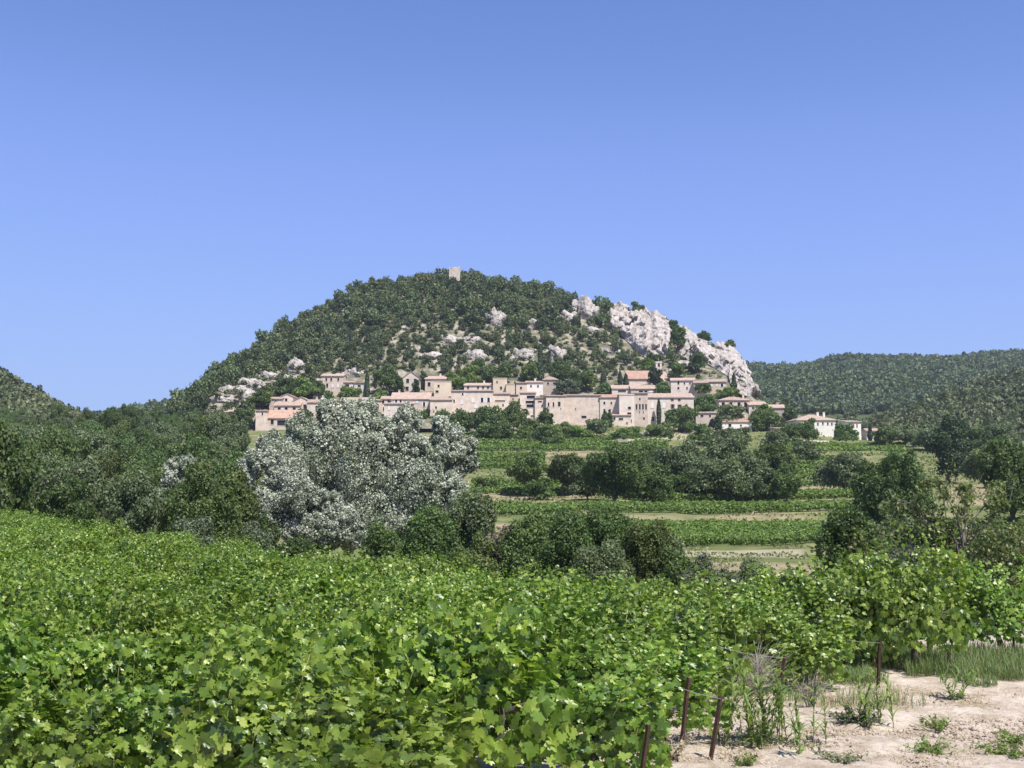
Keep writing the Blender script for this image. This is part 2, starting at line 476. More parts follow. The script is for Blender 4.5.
# village hill ---------------------------------------------------------------
RID = [(120, 424), (150, 421), (185, 405), (200, 390), (215, 377), (240, 364), (270, 342), (300, 323), (330, 307), (350, 295), (370, 287), (400, 283), (430, 279), (460, 277), (500, 284), (540, 290),
       (570, 299), (600, 307), (620, 310), (650, 318), (680, 330), (700, 342), (715, 349), (730, 353), (742, 372), (752, 392), (765, 400), (790, 409), (830, 425), (880, 440)]
BASE = [(120, 432), (200, 432), (250, 431), (300, 431), (400, 416), (450, 417), (520, 424), (560, 425), (610, 428), (640, 428), (700, 424), (760, 433), (830, 441), (880, 446)]
rx, ry = zip(*RID); bx, by = zip(*BASE)
vcols = []
for px in list(range(120, 880, 8)) + [880]:
    r_, b_ = float(np.interp(px, rx, ry)) + (2.8 if px < 600 else 2.8 - 1.3 * min((px - 600) / 40, 1)), float(np.interp(px, bx, by))
    y2 = max(min(388., b_ - 2), r_ + .25 * (b_ - r_)) if b_ - r_ > 20 else r_ + .6 * (b_ - r_)
    dep = np.clip((b_ - r_) / 120, .08, 1)           # low flanks are shallow
    Yr = 352 + 118 * dep
    Y2 = 342 + (385 - 342) * dep
    Ym = Y2 + .42 * (Yr - Y2)
    prof = [(326, zat(b_ + 12, 326)), (341, zat(b_, 341)), (Y2, zat(y2, Y2)), (Ym, zat(r_ + .5 * (y2 - r_), Ym)), (Yr - 8 * dep, zat(r_ + .07 * (y2 - r_), Yr - 8 * dep)), (Yr, zat(r_, Yr)),
            (Yr + 40, zat(r_, Yr) - 14 * dep - 2), (Yr + 160, 14)]
    vcols.append((px, prof))
HV = Hill('village_hill', vcols, M['hill_rocky'], n=260, sub=12, amp=.9, nscale=.07, seed=4)


def simple_hill(name, ridge, base_py, Yr, Yb, mat, back=160, seed=1, amp=2, n=120):
    rx, ry = zip(*ridge)
    cols = []
    for px in np.linspace(rx[0], rx[-1], 60):
        r_ = float(np.interp(px, rx, ry)); zr = zat(r_, Yr)
        zb = zat(base_py, Yb)
        ym = Yb + .5 * (Yr - Yb)
        cols.append((px, [(Yb, min(zb, zr - 1) - 3), (ym, zb + .56 * (zr - zb)), (Yr, zr), (Yr + back, max(zr - 40, 5)), (Yr + 3 * back, 5)]))
    return Hill(name, cols, mat, n=n, sub=12, amp=amp, nscale=.02, seed=seed)


HFR = simple_hill('far_right_hill', [(560, 380), (690, 371), (740, 369), (780, 367), (830, 363), (880, 360.5), (930, 359.5), (980, 358), (1024, 357), (1150, 355), (1350, 360), (1500, 380)], 438, 1000, 560, M['hill_wood'], seed=9, amp=4)
HNR = simple_hill('near_right_hill', [(840, 440), (880, 427), (920, 410), (960, 397), (1000, 385), (1030, 377), (1100, 358), (1200, 350), (1400, 360)], 446, 540, 380, M['hill_wood'], seed=12, amp=2, back=60)
HL = simple_hill('left_hill', [(-420, 300), (-260, 300), (-150, 318), (-60, 350), (0, 379), (30, 394), (50, 407), (75, 420), (110, 432), (150, 442)], 450, 480, 330, M['hill_wood'], seed=15, amp=2, back=80)
HFL = simple_hill('far_left_ridge', [(-300, 434), (-50, 432), (20, 429), (75, 424), (110, 420), (150, 412), (190, 404), (230, 394), (300, 388)], 446, 720, 470, M['hill_wood'], seed=18, amp=2)


# ------------------------------------------------------------------ foliage
def leaf_quads(C, Nrm, size, r, aspect=.62, droop=0.0):
    """leaf-sized rhombic faces: centres C, normals Nrm, sizes (n,)"""
    n = len(C)
    t = rand_dirs(r, n)
    t = unit(np.cross(Nrm, t))
    if droop:
        t = unit(t + np.array([0, 0, -droop]))
    b = unit(np.cross(Nrm, t))
    s = np.asarray(size).reshape(-1, 1) * np.ones((n, 1))
    k = s * .12
    V = np.stack([C - t * s * .5, C + b * s * aspect * .5 + Nrm * k, C + t * s * .5, C - b * s * aspect * .5 + Nrm * k], 1).reshape(-1, 3)
    F = np.arange(4 * n).reshape(n, 4)
    return V, F


def crown_points(r, rx, ry, rz, nl, n, lump=(.2, .36), up=.15, fill=.12, jitter=.8, foot=.0):
    """points and normals on the outside of a heap of leafy lumps inside an ellipsoid centred on the origin"""
    nl = int(nl * 1.7)
    d = rand_dirs(r, nl)
    d[:, 2] = d[:, 2] * .95 + up
    rad = r.uniform(.38, .86, size=(nl, 1)) ** .7
    c = d * rad
    R = r.uniform(*lump, size=nl)
    c[0], R[0] = (0, 0, 0), .5
    c[1], R[1] = (.25, .1, -.2), .45
    pts, nrm = [], []
    tries = 0
    w = R ** 2 / (R ** 2).sum()
    got = 0
    while got < n and tries < 14:
        m = int(n * 1.6)
        li = r.choice(nl, size=m, p=w)
        u = rand_dirs(r, m)
        rr = r.uniform(.7, 1.08, m) + np.where(r.rand(m) < .2, r.uniform(0, .5, m), 0)
        p = c[li] + u * (R[li] * rr)[:, None]
        dist = np.linalg.norm(p[:, None, :] - c[None], axis=2) / R[None]
        dist[np.arange(m), li] = 9
        keep = (dist.min(1) > .78) | (r.rand(m) < fill)
        keep &= ~((u[:, 2] < -.55) & (r.rand(m) < .5))
        pts.append(p[keep]); nrm.append(u[keep]); got += keep.sum(); tries += 1
    p = np.concatenate(pts)[:n]; u = np.concatenate(nrm)[:n]
    if foot:
        g = 1 + foot * np.clip(-p[:, 2:3], 0, 1)
        p[:, :2] *= g; c[:, :2] *= 1 + foot * np.clip(-c[:, 2:3], 0, 1)
    u = unit(u + jitter * r.normal(size=u.shape))
    return p * np.array([rx, ry, rz]), u, c * np.array([rx, ry, rz]), R


def make_crown(name, r, rx, ry, h0, h1, leaf, mat, cov=1.7, nl=18, lump=(.2, .36), nmax=20000, jitter=.8, fill=.12, droop=.0, foot=.0):
    rz = (h1 - h0) / 2
    area = 4 * math.pi * ((rx * ry) ** 1.6 / 3 + (rx * rz) ** 1.6 / 3 + (ry * rz) ** 1.6 / 3) ** (1 / 1.6)
    n = int(min(nmax, cov * area * 1.5 / (leaf * leaf * .31)))
    p, u, c, R = crown_points(r, rx, ry, rz, nl, n, lump, jitter=jitter, fill=fill, foot=foot)
    p[:, 2] += h0 + rz
    V, F = leaf_quads(p, u, leaf * r.uniform(.65, 1.35, len(p)), r, droop=droop)
    me = mesh_np(name, V, F, [mat])
    c = c.copy(); c[:, 2] += h0 + rz
    return me, c


def make_trunk(name, r, c, h0, rad, mat, limbs=7, lean=(0, 0)):
    top = np.array([lean[0], lean[1], h0])
    tl = []
    mid = top * .5 + np.array([r.normal() * rad, r.normal() * rad, 0])
    tl.append(([(0, 0, -.4), (0, 0, 0), mid, top, top + np.array([0, 0, .35 * max(h0, .8)])], [rad * 1.35, rad * 1.15, rad * .9, rad * .75, rad * .4], 7))
    order = r.permutation(len(c))[:limbs]
    for i in order:
        s = mid * (1 - .6) + top * .6 if r.rand() < .5 else top
        e = c[i]
        m2 = (s + e) / 2 + np.array([0, 0, -.06 * np.linalg.norm(e - s)])
        tl.append(([s, m2, e], [rad * .5, rad * .33, rad * .1], 5))
    return tubes_mesh(name, tl, mat)


def place_tree(name, label, cat, group, crown, trunk, loc, rotz=0.0, sc=(1, 1, 1)):
    t = thing(name, label, cat, loc, rotz, group)
    t.scale = sc
    if trunk is not None: link('trunk', trunk, t)
    link('crown', crown, t)
    return t


def pix_tree(name, label, cat, group, pxc, hw, ptop, pbase, mat, Y=None, hill=None, leafpx=3.4, h0=.18, nl=18, cov=1.7, seed=0, lump=(.2, .36), depth=1.0, bark='bark', jitter=.8, sink=.15, fill=.12, nmax=20000, droop=0.0):
    """a tree of its own, from where it stands and how large it is in the photograph"""
    r = np.random.RandomState(seed + int(pxc * 7 + ptop))
    if Y is None:
        if hill is not None:
            p = hill.find(pxc, pbase, 5)
            X, Y, zb = p.x, p.y, p.z
            if 608 < pxc < 760 and pbase < 373:      # stands on the cliff in front of the slope
                Y -= 4.5; zb = float(zat(pbase, Y)); X = float(xat(pxc, Y, zb))
        else:
            Y = ground_Y(pxc, pbase)
            X = (pxc - 512) / FPX * Y; zb = gzs(X, Y)
    else:
        X = (pxc - 512) / FPX * Y; zb = gzs(X, Y)
        if hill is not None: zb = zat(pbase, Y)
    H = float(zat(ptop, Y)) - zb
    H = max(H, 1.0)
    Rm = hw / FPX * Y
    leaf = leafpx * .78 / FPX * Y
    me, c = make_crown('crown', r, Rm, Rm * depth, H * h0, H, leaf, M[mat], cov, nl, lump, jitter=jitter, fill=fill, nmax=nmax, droop=droop, foot=.75 if h0 < .12 else .1)
    tr = make_trunk('trunk', r, c, max(H * h0, .3) + .1 * H, max(.03, .035 * H * (.6 if h0 < .1 else 1)), M[bark])
    return place_tree(name, label, cat, group, me, tr, (X, Y, zb - sink))


# ------------------------------------------------------------------ grapevines
LEAF = [(0, -.02), (.12, -.2), (.34, -.22), (.42, -.05), (.56, .10), (.52, .22), (.36, .24), (.46, .46), (.36, .54), (.19, .48), (.12, .70), (0, .82)]
LEAF2 = LEAF + [(-x, y) for x, y in LEAF[-2:0:-1]]
LP = np.array(LEAF2)
LN = len(LP)


def vine_leaves(C, tipdir, nrm, size, r):
    n = len(C)
    t = unit(tipdir - (tipdir * nrm).sum(1, keepdims=True) * nrm)
    b = np.cross(nrm, t)
    V = np.empty((n, LN + 1, 3))
    s = size.reshape(-1, 1)
    cup = r.uniform(-.45, .5, (n, 1))
    for i, (x, y) in enumerate(LP):
        k = cup * abs(x) * 1.5 - .22 * max(y - .2, 0) ** 1.3
        V[:, i] = C + s * (b * x + t * y + nrm * (k + r.normal(scale=.02, size=(n, 1))))
    V[:, LN] = C + s * (t * .18 + nrm * (-.05))
    base = (np.arange(n) * (LN + 1))[:, None]
    tri = np.array([(i, (i + 1) % LN, LN) for i in range(LN)]).reshape(1, -1)
    F = (base + tri).reshape(-1, 3)
    return V.reshape(-1, 3), F


def vine_meshes(k, nleaf=1250, lk=1.0):
    r = np.random.RandomState(100 + k)
    H = r.uniform(1.2, 1.45)
    L, W = .78, r.uniform(.56, .74)
    shoots = []
    for _ in range(9):                      # arms of the vine, each a bunch of shoots with hollows between
        ax = r.uniform(-.62, .62); side = r.choice([-1, 1]); ao = abs(r.normal(.1, .5)) * W; at_ = H * r.uniform(.55, 1.05)
        for _ in range(4):
            x0 = ax + r.normal(0, .06); out = max(ao + r.normal(0, .07), 0); top = at_ + r.normal(0, .06)
            p0 = np.array([x0, side * .08, .58])
            p1 = np.array([x0 + r.normal(0, .1), side * out * .6, .58 + (top - .58) * .75])
            p2 = np.array([x0 + r.normal(0, .1), side * out, top])
            p3 = p2 + np.array([r.normal(0, .12), side * r.uniform(.05, .3), r.uniform(-.5, .05)])
            shoots.append(np.array([p0, p1, p2, p3]))
    for _ in range(9):
        x0 = r.uniform(-.6, .6); y0 = r.normal(0, .3) * W
        p2 = np.array([x0 + r.normal(0, .12), y0 + r.normal(0, .12), H * r.uniform(1.05, 1.26)])
        shoots.append(np.array([[x0, y0 * .4, .6], [x0, y0 * .8, H * .7], [x0 + r.normal(0, .05), y0, H], p2]))
    C, T, Nn, S = [], [], [], []
    for sh in shoots:
        m = nleaf // len(shoots)
        u = r.uniform(.1, 1, m)[:, None]
        seg = u * 3
        a = np.clip(seg.astype(int), 0, 2); f = seg - a
        p = sh[a[:, 0]] * (1 - f) + sh[a[:, 0] + 1] * f
        off = rand_dirs(r, m) * r.uniform(.03, .14, (m, 1))
        C.append(p + off)
        outw = np.stack([off[:, 0] * 1.5, np.sign(p[:, 1]) * .5 + off[:, 1] * 2, np.full(m, .75)], 1)
        nn = unit(unit(outw) + .65 * r.normal(size=(m, 3)))
        Nn.append(nn)
        T.append(unit(off * 5 + np.array([0, 0, -.7]) + .5 * r.normal(size=(m, 3))))
        S.append(r.uniform(.07, .15, m) * (1.12 - .5 * u[:, 0]))
    # hanging skirt low on both flanks
    m = nleaf // 6 if lk < 1 else nleaf // 4
    p = np.stack([r.uniform(-.68, .68, m), r.choice([-1, 1], m) * r.uniform(.25, .75, m) * W, r.uniform(.28 if lk < 1 else .15, .8, m)], 1)
    C.append(p); Nn.append(unit(np.stack([r.normal(0, .3, m), np.sign(p[:, 1]), r.uniform(-.1, .6, m)], 1) + .4 * r.normal(size=(m, 3))))
    T.append(np.tile([0, 0, -1.0], (m, 1)) + .4 * r.normal(size=(m, 3))); S.append(r.uniform(.09, .16, m))
    C, T, Nn, S = map(np.concatenate, (C, T, Nn, S))
    S = S * lk
    V, F = vine_leaves(C, T, unit(Nn), S, r)
    fol = mesh_np('vine_foliage', V, F, [M['vine']])
    tw = r.normal(0, .06, 3)
    tl = [([(0, 0, -.15), (tw[0] * .5, tw[1] * .4, .2), (tw[0], tw[1], .42), (tw[0] * .5, 0, .62)], [.055, .045, .04, .05], 7)]
    for s in (-1, 1):
        tl.append(([(tw[0] * .5, 0, .58), (s * .3, .02, .68), (s * .62, 0, .7)], [.035, .026, .016], 6))
    trunk = tubes_mesh('vine_trunk', tl, M['bark'])
    cl = []
    for sh in shoots[::3]:
        cl.append((np.vstack([[sh[0][0] * .3, 0, .6], sh]), [.011, .009, .007, .005, .003], 4))
    cane = tubes_mesh('vine_cane', cl, M['cane'])
    return fol, trunk, cane


VM = [vine_meshes(k, 1150, 1.02) for k in range(8)]
VF = [vine_meshes(k + 20, 1900, .68) for k in range(10)]
RD = np.array([-.985, .17]); RN = np.array([.17, .985])
EDGE0, EDGED = np.array([8.3, 18.0]), np.array([-.63, .78])
# rows: (n value, X of the row's right-hand end or None for the field's far edge, row label)
rows = [(9.55, -.95, 'in the front row along the bottom of the picture'),
        (11.1, 1.2, 'in the second row, which ends at the lowest rusty stake'),
        (12.6, 1.95, 'in the third row, which ends at the two leaning rusty stakes'),
        (14.5, 2.6, 'in the fourth row, which ends at the stake beside the dead tangle'),
        (16.1, 4.3, 'in the fifth row, which ends behind the upright stake in the grass'),
        (17.5, 6.3, 'in the sixth row, behind the strip of green grass'),
        (18.9, 8.25, 'in the last row at the right edge of the vineyard')]
n = 20.5
while n < 64:
    rows.append((n, None, None)); n += 1.72 if n < 34 else 1.95
vi = 0
rv = np.random.RandomState(5)
for ri, (nv, xe, rl) in enumerate(rows):
    if xe is None:
        u = (nv - 19.3) / .661
        e = EDGE0 + EDGED * u
    else:
        e = np.array([xe, (nv - .17 * xe) / .985])
    s, j = .35, 0
    while True:
        p = e + RD * s
        if p[0] < -.468 * p[1] - 1.3: break
        x, y = p + rv.normal(0, .06, 2)
        if xe is None:
            zone = 'near part' if nv < 30 else 'middle' if nv < 43 else 'far end'
            third = 'by the edge facing the silver trees' if j < 3 else 'away from its edges'
            lab = f'leafy grapevine in the {zone} of the vineyard, {third}'
        elif j == 0:
            lab = {0: 'big-leafed grapevine closing the front row at bottom centre', 1: 'low grapevine at the lowest rusty stake, sprawling over bare soil',
                   2: 'grapevine drooping between the two leaning rusty stakes', 3: 'grapevine standing behind the dead grey tangle', 4: 'grapevine just behind the upright rusty stake in the grass',
                   5: 'grapevine behind the green grass, last but one of the row ends', 6: 'grapevine with a bare dark trunk at the right end of the vineyard'}[ri]
        else:
            lab = f'leafy grapevine {rl}'
        fol, trunk, cane = (VM[rv.randint(8)] if ri < 2 else VF[rv.randint(10)])
        t = thing('grape_vine', lab, 'grapevine', (x, y, gzs(x, y)), math.atan2(RD[1], RD[0]) + rv.choice([0, math.pi]) + rv.normal(0, .08), 'grapevines of the foreground vineyard')
        k = rv.uniform(.9, 1.1)
        endk = .8 if (xe is not None and j == 0 and ri < 3) else 1.0
        t.scale = (k * rv.uniform(1.0, 1.15), k * endk * (.62 if ri < 7 else .82), k * endk * rv.uniform(.78, 1.18) * (1.0 if ri < 2 else 1.1 if 4 < ri < 7 and j < 4 else .9))
        link('trunk', trunk, t); link('foliage', fol, t); link('cane', cane, t)
        vi += 1; j += 1
        s += (1.0 if nv < 22 else 1.12 if nv < 40 else 1.3) * rv.uniform(.93, 1.07)
print('vines', vi)


# ------------------------------------------------------------------ stakes, weeds, grass in the foreground
def stake(px, py, ptop_px, ptop_py, Y, label, mat='rust'):
    b = at(px, py, Y); X, Yv = b.x, b.y
    zb = gzs(X, Yv)
    top = at(ptop_px, ptop_py, Y - .1)
    d = Vector((top.x - X, top.y - Yv, top.z - zb)); L_ = d.length
    bm = bmesh.new()
    w, th = .036, .008
    prof = [(0, 0), (w, 0), (w, th), (th, th), (th, w), (0, w)]       # angle iron
    r = np.random.RandomState(int(px))
    rings = []
    for k, f in enumerate((-.25, 0, .4, .75, .97, 1.0)):
        o = Vector((r.normal(0, .003), r.normal(0, .003), f * L_ if f > 0 else f))
        sc = .8 if k == 5 else 1
        rings.append([bm.verts.new(Vector((x * sc, y * sc, 0)) + o) for x, y in prof])
    for a, c in zip(rings[:-1], rings[1:]):
        for i in range(6):
            bm.faces.new((a[i], a[(i + 1) % 6], c[(i + 1) % 6], c[i]))
    bm.faces.new(rings[-1]); bm.faces.new(rings[0][::-1])
    bmesh.ops.recalc_face_normals(bm, faces=bm.faces)
    me = bpy.data.meshes.new('vine_stake'); bm.to_mesh(me); bm.free(); me.materials.append(M[mat])
    o = link('vine_stake', me, loc=(X, Yv, zb))
    o.rotation_mode = 'QUATERNION'; o.rotation_quaternion = d.to_track_quat('Z', 'Y')
    tag(o, label, 'stake', 'iron stakes at the row ends')
    return o


STK = [stake(641, 770, 648, 725, 10.9, 'lowest rusty iron stake, at the bottom edge beside sprawling vine leaves'),
       stake(681, 728, 689, 678, 12.2, 'dark rusty iron stake half covered by vine leaves, left of the leaning one'),
       stake(711, 751, 721, 697, 11.7, 'brown iron stake leaning out over bare soil beside the tall green weed'),
       stake(776, 705, 786, 656, 14.0, 'rusty iron stake just right of the dead grey tangle'),
       stake(877, 684, 880, 641, 15.5, 'upright rusty iron stake standing in the green grass'),
       stake(947, 668, 949, 646, 16.6, 'short dark iron stake under the row end, in tall grass'),
       stake(1013, 650, 1011, 622, 18.1, 'rusty stake under the last vine at the right edge'),
       stake(676, 650, 676, 614, 15.0, 'pale galvanised stake showing above the vine leaves', 'galv')]


def wire(px0, py0, px1, py1, Y0, Y1, label):
    a, b = at(px0, py0, Y0), at(px1, py1, Y1)
    d = b - a
    pts = [(0, 0, 0)] + [tuple(d * f - Vector((0, 0, .05 * math.sin(f * math.pi)))) for f in (.25, .5, .75, 1)]
    tag(link('trellis_wire', tubes_mesh('trellis_wire', [(pts, [.003] * 5, 4)], M['galv']), loc=a), label, 'wire')


wire(786, 658, 700, 640, 13.9, 14.3, 'thin trellis wire from the stake beside the dead tangle into the vines')
wire(721, 699, 640, 668, 11.6, 12.2, 'thin trellis wire from the leaning brown stake into the vines')
wire(880, 643, 800, 628, 15.4, 15.9, 'thin trellis wire from the upright stake in the grass into the vines')


def blade_set(r, n, base, h, w, spread, nseg=5, curl=1.0):
    """arching strap leaves as bent ribbons; base (n,3)"""
    Vs, Fs, k = [], [], 0
    az = r.uniform(0, 2 * math.pi, n)
    dirs = np.stack([np.cos(az), np.sin(az), np.zeros(n)], 1)
    side = np.stack([-np.sin(az), np.cos(az), np.zeros(n)], 1)
    hh = h * r.uniform(.5, 1.1, n); sp = spread * r.uniform(.3, 1.2, n); cu = curl * r.uniform(.4, 1.3, n)
    V = np.empty((n, (nseg + 1) * 2, 3))
    for i in range(nseg + 1):
        t = i / nseg
        p = base + dirs * (sp * t ** 1.5)[:, None] + np.array([0, 0, 1.0]) * (hh * (t - .35 * cu * t ** 2.6))[:, None]
        ww = w * (1 - t ** 2) * (.5 + .5 * min(1, t * 4)) + .0005
        V[:, 2 * i] = p - side * ww / 2; V[:, 2 * i + 1] = p + side * ww / 2
    f = np.array([(2 * i, 2 * i + 1, 2 * i + 3, 2 * i + 2) for i in range(nseg)]).reshape(1, -1)
    F = (np.arange(n)[:, None] * (nseg + 1) * 2 + f).reshape(-1, 4)
    return V.reshape(-1, 3), F


def near_pt(px, py):
    """ground point under a foreground pixel"""
    s = float(slope_of(py)); Y = -EYE / s
    for _ in range(6):
        X = (px - 512) / FPX * Y
        Y = (gzs(X, Y) - EYE) / s
    X = (px - 512) / FPX * Y
    return X, Y, gzs(X, Y)


def reed_weed(px, py, hpx, label, n_st=9, seed=0, group=None, wide=.16):
    x, y, z = near_pt(px, py); h = hpx / FPX * y
    r = np.random.RandomState(seed)
    t = thing('tall_weed', label, 'weed', (x, y, z), 0, group)
    tl, parts = [], []
    for i in range(n_st):
        bx_, by_ = r.normal(0, wide * .5, 2); hh = h * r.uniform(.55, 1.0)
        ln = r.normal(0, .12, 2)
        pts = [(bx_, by_, -.03), (bx_ + ln[0] * .3, by_ + ln[1] * .3, hh * .5), (bx_ + ln[0], by_ + ln[1], hh)]
        tl.append((pts, [.006, .005, .002], 5))
        m = 18
        f = r.uniform(.02, 1, m)[:, None]
        base = np.array(pts[0]) * (1 - f) + np.array(pts[2]) * f
        parts.append(blade_set(r, m, base, .22, .027, .26, 5, 2.4))
    link('stem', tubes_mesh('stem', tl, M['cane']), t)
    V, F = merge(parts)
    link('foliage', mesh_np('foliage', V, F, [M['weed']]), t)


M['weed'] = leaf_mat('weed_leaf', [(0, (.10, .16, .04)), (.5, (.16, .23, .06)), (1, (.26, .31, .11))], trans=.35, objvar=.1)
reed_weed(758, 744, 74, 'tall bright green weed with strap leaves beside the leaning stake', 30, 1, wide=.42)
reed_weed(868, 727, 58, 'thin tall green weed on bare soil below the grass', 8, 2, wide=.2)
reed_weed(946, 700, 30, 'small strap-leaved weed at the front of the grass strip', 4, 3, wide=.1)


def bushy_weed(px, py, hpx, wpx, label, mat, n=220, leaf=.045, seed=0, name='low_weed', stem='cane', nst=14):
    x, y, z = near_pt(px, py); h = hpx / FPX * y; w = wpx / FPX * y * .5
    r = np.random.RandomState(seed)
    t = thing(name, label, 'weed', (x, y, z))
    tl, pc = [], []
    for i in range(nst):
        a = r.uniform(0, 6.28); e = np.array([math.cos(a) * w * r.uniform(.2, 1), math.sin(a) * w * r.uniform(.2, 1), h * r.uniform(.45, 1)])
        m_ = e * .5 + r.normal(0, .03, 3) + np.array([0, 0, .06 * h])
        tl.append(([(0, 0, -.02), m_, e], [.005, .004, .0015], 4))
        for _ in range(3):
            e2 = m_ + (e - m_) * r.uniform(0, 1) + r.normal(0, .3, 3) * w * np.array([1, 1, .5])
            tl.append(([m_, (m_ + e2) / 2 + r.normal(0, .01, 3), e2], [.003, .0022, .001], 3))
        k = n // nst
        f = r.uniform(.2, 1, k)[:, None]
        pc.append(e * f + r.normal(0, .05, (k, 3)) * max(w, .1))
    link('stem', tubes_mesh('stem', tl, M[stem]), t)
    P = np.concatenate(pc); P[:, 2] = np.abs(P[:, 2]) + .01
    V, F = leaf_quads(P, unit(rand_dirs(r, len(P)) + np.array([0, 0, .7])), leaf * r.uniform(.6, 1.3, len(P)), r, .5)
    link('foliage', mesh_np('foliage', V, F, [M[mat]]), t)


bushy_weed(803, 710, 42, 44, 'dry brown weed with thin stems on the bare soil edge', 'deadleaf', 160, .05, 4, 'dead_weed', 'deadstem')
bushy_weed(746, 698, 60, 92, 'grey tangle of dead stalks leaning on the vine row end', 'deadleaf', 140, .04, 5, 'dead_tangle', 'deadstem', 70)
bushy_weed(850, 726, 20, 62, 'grey-green low weed mat at the foot of the thin tall weed', 'grey', 420, .05, 6)
bushy_weed(930, 731, 13, 44, 'flat green weed rosette in the middle of the bare soil', 'weed', 220, .05, 7)
bushy_weed(922, 752, 9, 66, 'flat spreading weed close to the bottom edge on pale soil', 'weed', 260, .05, 8)
bushy_weed(1000, 757, 14, 80, 'flat creeping weed on pale soil in the bottom right corner', 'weed', 320, .05, 9)
bushy_weed(835, 765, 12, 60, 'small creeping weed cut by the bottom edge of the picture', 'grey', 220, .05, 10)
bushy_weed(738, 768, 14, 40, 'little green weed at the bottom edge beside straw', 'weed', 120, .05, 12)
bushy_weed(1004, 745, 16, 50, 'low green weed clump above the corner weed', 'weed', 200, .05, 13)
bushy_weed(670, 760, 22, 46, 'dry straw-coloured weed beside the lowest stake', 'straw', 260, .06, 14, 'dead_weed', 'deadstem')

# grass strip, dry straw and soil clods: nobody could count these
def strip_points(n, poly, r):
    out = []
    while len(out) < n:
        px, py = r.uniform(poly[0], poly[1]), r.uniform(poly[2], poly[3])
        dens = np.interp(px, [poly[0], poly[0] + 40, poly[1]], [.25, 1, 1])
        if r.rand() > dens: continue
        s = float(slope_of(py)); Y = -EYE / s; X = (px - 512) / FPX * Y
        out.append((X, Y))
    P = np.array(out)
    return np.stack([P[:, 0], P[:, 1], gz(P[:, 0], P[:, 1])], 1)


r = np.random.RandomState(33)
B = strip_points(42000, (770, 1120, 656, 704), r)
B[:, :2] += r.normal(0, .22, (len(B), 2))
keep = fbm(B * np.array([.9, .9, 0]), 3, 77) > -.3
pyb = py_of(B[:, 1], B[:, 2])
keep &= pyb < 688 + 16 * fbm(B * np.array([.7, .7, 0]), 3, 12) + r.normal(0, 3.5, len(B))
B = B[keep]
V, F = blade_set(r, len(B), B, .30 * (1 + .35 * fbm(B * np.array([.8, .8, 0]), 2, 5)), .007, .14, 4, 1.0)
tag(link('grass', mesh_np('grass', V, F, [M['grass']])), 'green and straw-coloured grass strip between vine row ends and bare soil', kind='stuff')
B = np.concatenate([strip_points(9000, (640, 1080, 684, 790), r), strip_points(3500, (770, 980, 684, 708), r)])
keep = fbm(B * np.array([1.1, 1.1, 0]), 3, 99) > -.05
B = B[keep]
V, F = blade_set(r, len(B), B, .07, .006, .12, 3, 1.6)
tag(link('dry_grass', mesh_np('dry_grass', V, F, [M['straw']])), 'short dry straw lying on the bare soil', kind='stuff')


def clods():
    r = np.random.RandomState(44)
    n = 11000
    B = strip_points(n, (560, 1090, 686, 800), r)
    bm = bmesh.new(); bmesh.ops.create_icosphere(bm, subdivisions=1, radius=1)
    bv = np.array([v.co for v in bm.verts]); bf = np.array([[v.index for v in f.verts] for f in bm.faces]); bm.free()
    sz = np.clip(r.lognormal(math.log(.012), .5, n), .005, .045)
    V = bv[None] * (1 + .35 * r.normal(size=(n, len(bv), 1)).clip(-1, 1)) * sz[:, None, None] * r.uniform(.6, 1.3, (n, 1, 3)) * np.array([1, 1, .6])
    V = V + B[:, None]
    V[:, :, 2] += (sz * .15)[:, None]
    F = (np.arange(n)[:, None, None] * len(bv) + bf[None]).reshape(-1, 3)
    tag(link('gravel', mesh_np('gravel', V.reshape(-1, 3), F, [M['pebble']])), 'crumbled pale clods and small stones on the bare soil', kind='stuff')


clods()

# ------------------------------------------------------------------ terrace vineyards in the valley
def vine_row(px0, px1, py0, py1, label, group, Y0=None, Y1=None, h=1.0, w=.9, seed=0, bright=False, gap=.06):
    r = np.random.RandomState(seed + int(py0 * 13 + px0))
    Ya = Y0 or ground_Y(px0, py0, 85); Yb = Y1 or ground_Y(px1, py1, 85)
    Xa, Xb = (px0 - 512) / FPX * Ya, (px1 - 512) / FPX * Yb
    L_ = math.hypot(Xb - Xa, Yb - Ya)
    leaf = np.clip(2.7 / FPX * (Ya + Yb) / 2, .26, .6)
    n = int(min(9000, 1.5 * L_ * (2 * h + w) / (leaf * leaf * .31)))
    s = r.uniform(0, 1, n)
    a = r.uniform(-.25 * math.pi, 1.25 * math.pi, n)
    bump = 1 + .22 * np.sin(s * L_ * 2 * math.pi / 1.3 + r.uniform(0, 6)) + .28 * vnoise(np.stack([s * L_ * .6, np.zeros(n), np.full(n, seed * .37)], 1), seed)
    keep = vnoise(np.stack([s * L_ * .35, np.full(n, 3.3), np.full(n, seed * .7)], 1), seed + 5) > -1 + 2 * gap
    ny = np.cos(a); nz = np.sin(a)
    dx, dy = (Xb - Xa) / L_, (Yb - Ya) / L_
    off = ny * w * .5 * bump * r.uniform(.8, 1.15, n)
    X = Xa + s * (Xb - Xa) - dy * off; Y = Ya + s * (Yb - Ya) + dx * off
    z = gz(X, Y) + h * .55 + nz * h * .45 * bump * r.uniform(.85, 1.2, n)
    C = np.stack([X, Y, z], 1)[keep]
    Nn = unit(np.stack([-dy * ny, dx * ny, nz], 1)[keep] + .6 * r.normal(size=(keep.sum(), 3)))
    o = Vector((float(Xa), float(Ya), gzs(Xa, Ya)))
    V, F = leaf_quads(C - np.array(o), Nn, leaf * r.uniform(.7, 1.3, len(C)), r, .7)
    ob = link('vine_row', mesh_np('vine_row', V, F, [M['vine_far']]), loc=o)
    tag(ob, label, 'vine row', group)


